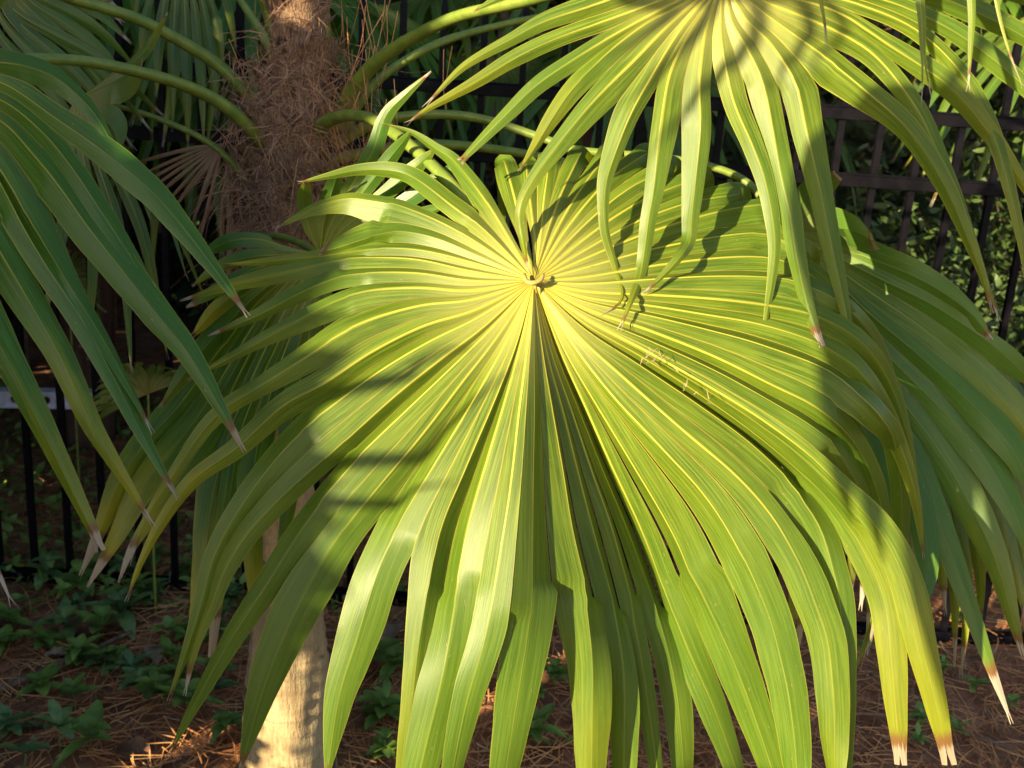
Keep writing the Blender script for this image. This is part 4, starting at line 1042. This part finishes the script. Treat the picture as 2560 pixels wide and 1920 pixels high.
# more added shade blades, then an added wall of foliage shading left and background
shade3 = [([(1560,-70),(1800,-45),(2050,-10)], 180), ([(1780,-10),(1660,150),(1540,270)], 51), ([(1890,50),(1750,220),(1600,400)], 51), ([(2010,20),(1965,150),(1900,240)], 63), ([(2090,30),(2050,120),(2000,210)], 45), ([(2460,20),(2440,120),(2390,210)], 42), ([(1700,-20),(1580,90),(1500,150)], 60)]  # blades placed to streak the upper right frond with shadow
bl = []
for pts, w in shade3:
    q = [P(1750, -500, 1.4)-LD*1.9, P(1800, -250, 1.4)-LD*1.9] + [P(x, y, 1.39)-LD*1.8 for x, y in pts]
    bl.append(dict(c=Curve(q), w=w/2*1.4/FP, ns=24))
fo = frond("frond", bl, 0, M_DARK, sh, ref=tuple(P(1800, 0, 1.4)-LD*5), fold=.2, tilt=5, seed=79)
petiole(fo, [Vector((-1.85, .9, 1.95)), Vector((-1.7, .2, 2.6)), P(1750, -500, 1.4)-LD*1.9], .012, .008)
shade2 = [([(2390,900),(2420,1130),(2450,1380)],130),([(2330,600),(2350,900),(2380,1300)],160),([(2500,600),(2520,900),(2560,1200)],200),([(2640,650),(2660,900),(2700,1200)],200),([(2500,850),(2510,1150),(2540,1500)],150),([(2560,1100),(2560,1400),(2600,1700)],180)]  # blades placed to keep sun off the dull right frond
bl = []
for pts, w in shade2:
    q = [P(2560, 400, 1.7)-LD*2.3] + [P(x, y, 1.68)-LD*2.2 for x, y in pts]
    bl.append(dict(c=Curve(q), w=w/2*1.7/FP, ns=24))
fo = frond("frond", bl, 0, M_DARK, sh, ref=tuple(P(2300, 900, 1.7)-LD*5), fold=.2, tilt=5, seed=78)
petiole(fo, [Vector((-1.85, .9, 1.95)), Vector((-1.5, 0, 3.1)), Vector((-1.0, -.5, 3.1)), P(2560, 400, 1.7)-LD*2.3], .012, .008)
hl = empty("hedge", (-2.2, 1, 0)); tag(hl, "leafy hedge added out of view on the left to keep the low sun off the background", "hedge")
def proj(v):
    w_ = Vector(v)-CAMP; d = w_.dot(FW)
    return (1280+FP*w_.dot(RT)/d, 960-FP*w_.dot(UP)/d) if d > .05 else None
def near(p, pl, dist):
    for (ax, ay), (bx, by) in zip(pl[:-1], pl[1:]):
        L2 = (bx-ax)**2+(by-ay)**2; t = max(0, min(1, ((p[0]-ax)*(bx-ax)+(p[1]-ay)*(by-ay))/L2))
        if math.hypot(p[0]-ax-t*(bx-ax), p[1]-ay-t*(by-ay)) < dist: return True
    return False
GT = [(P(880, 450, 1.60), .05), (P(850, 520, 1.61), .05), (P(940, 380, 1.58), .05), (P(1010, 420, 1.57), .05), (P(1050, 330, 1.57), .05), (P(980, 300, 1.57), .03), (P(1000, 345, 1.66), .03), (P(920, 300, 1.74), .025), (P(740, 30, 1.80), .06), (P(770, 150, 1.82), .035), (P(680, 240, 1.84), .02), (P(820, 300, 1.84), .02), (P(690, 1580, 2.1), .03), (P(680, 1700, 2.1), .07), (P(690, 1790, 2.12), .08), (P(690, 1880, 2.15), .09), (P(700, 1930, 2.18), .07), (P(430, 500, 1.95), .016), (P(565, 700, 1.95), .02), (P(560, 640, 1.95), .02), (P(660, 430, 1.92), .02), (P(785, 395, 1.95), .02), (G(570, 1800), .05), (G(650, 1690), .035), (G(470, 1840), .05), (G(520, 1760), .03), (G(330, 1800), .03), (G(700, 1880), .04), (G(400, 1640), .02), (G(560, 1840), .04)]  # spots kept sunlit by gaps in the added hedge
def hb2(rg):  # leaf positions of the added hedge, skipped where sun should pass
    while True:
        y = rg.uniform(-2.6, 7.2); z = rg.uniform(0, 3.7); x = -2.25+.12*math.sin(y*5+z*3)+rg.gauss(0, .12)-(.3*max(0, y-2.6))
        t = (1.38-y)/LD.y
        if t < .5: return (x, y, z)
        v0 = Vector((x, y, z)); px, py = proj(v0+LD*t)
        for _ in range(3):
            cx_, cy_ = min(max(px, -500), 3000), min(max(py, 250), 2100)
            hw_ = P(px, py, dh(cx_, cy_, 0)); t = .5*t+.5*(hw_.y-y)/LD.y; px, py = proj(v0+LD*max(t, .1))
        bound = 765+12*math.sin(py*.021)
        if py < 600: bound = max(700, 800-.6*(600-py))
        if py < 120: bound = 800
        if py > 1270: bound = 700-.1*(py-1270)
        if 1120 < py <= 1270: bound = 790
        if py < 2030 and px > bound: continue
        p3 = proj(Vector((x, y, z))+LD*((1.72-y)/LD.y))
        if p3 and near(p3, ((1010,350),(1050,385),(1131,463),(1230,575)), 26): continue
        p2 = proj(Vector((x, y, z))+LD*((1.93-y)/LD.y))
        if any((Vector((x, y, z))-g_).cross(LD).length < r_ for g_, r_ in GT): continue
        return (x, y, z)
mass("foliage", M_HEDGE, 42000, hb2, 121, .055, .12, None, None, None, hl, .4)
parts = []
for i in range(16):
    y = .4+.37*i; parts.append(tube([Vector((-2.4, y, 0)), Vector((-2.42, y+.1, 1.8)), Vector((-2.35, y, 3.5))], .02, .006, 6, n=8))
V, F, A = join(parts); mesh("stems", V, F, M_TWIG, hl)
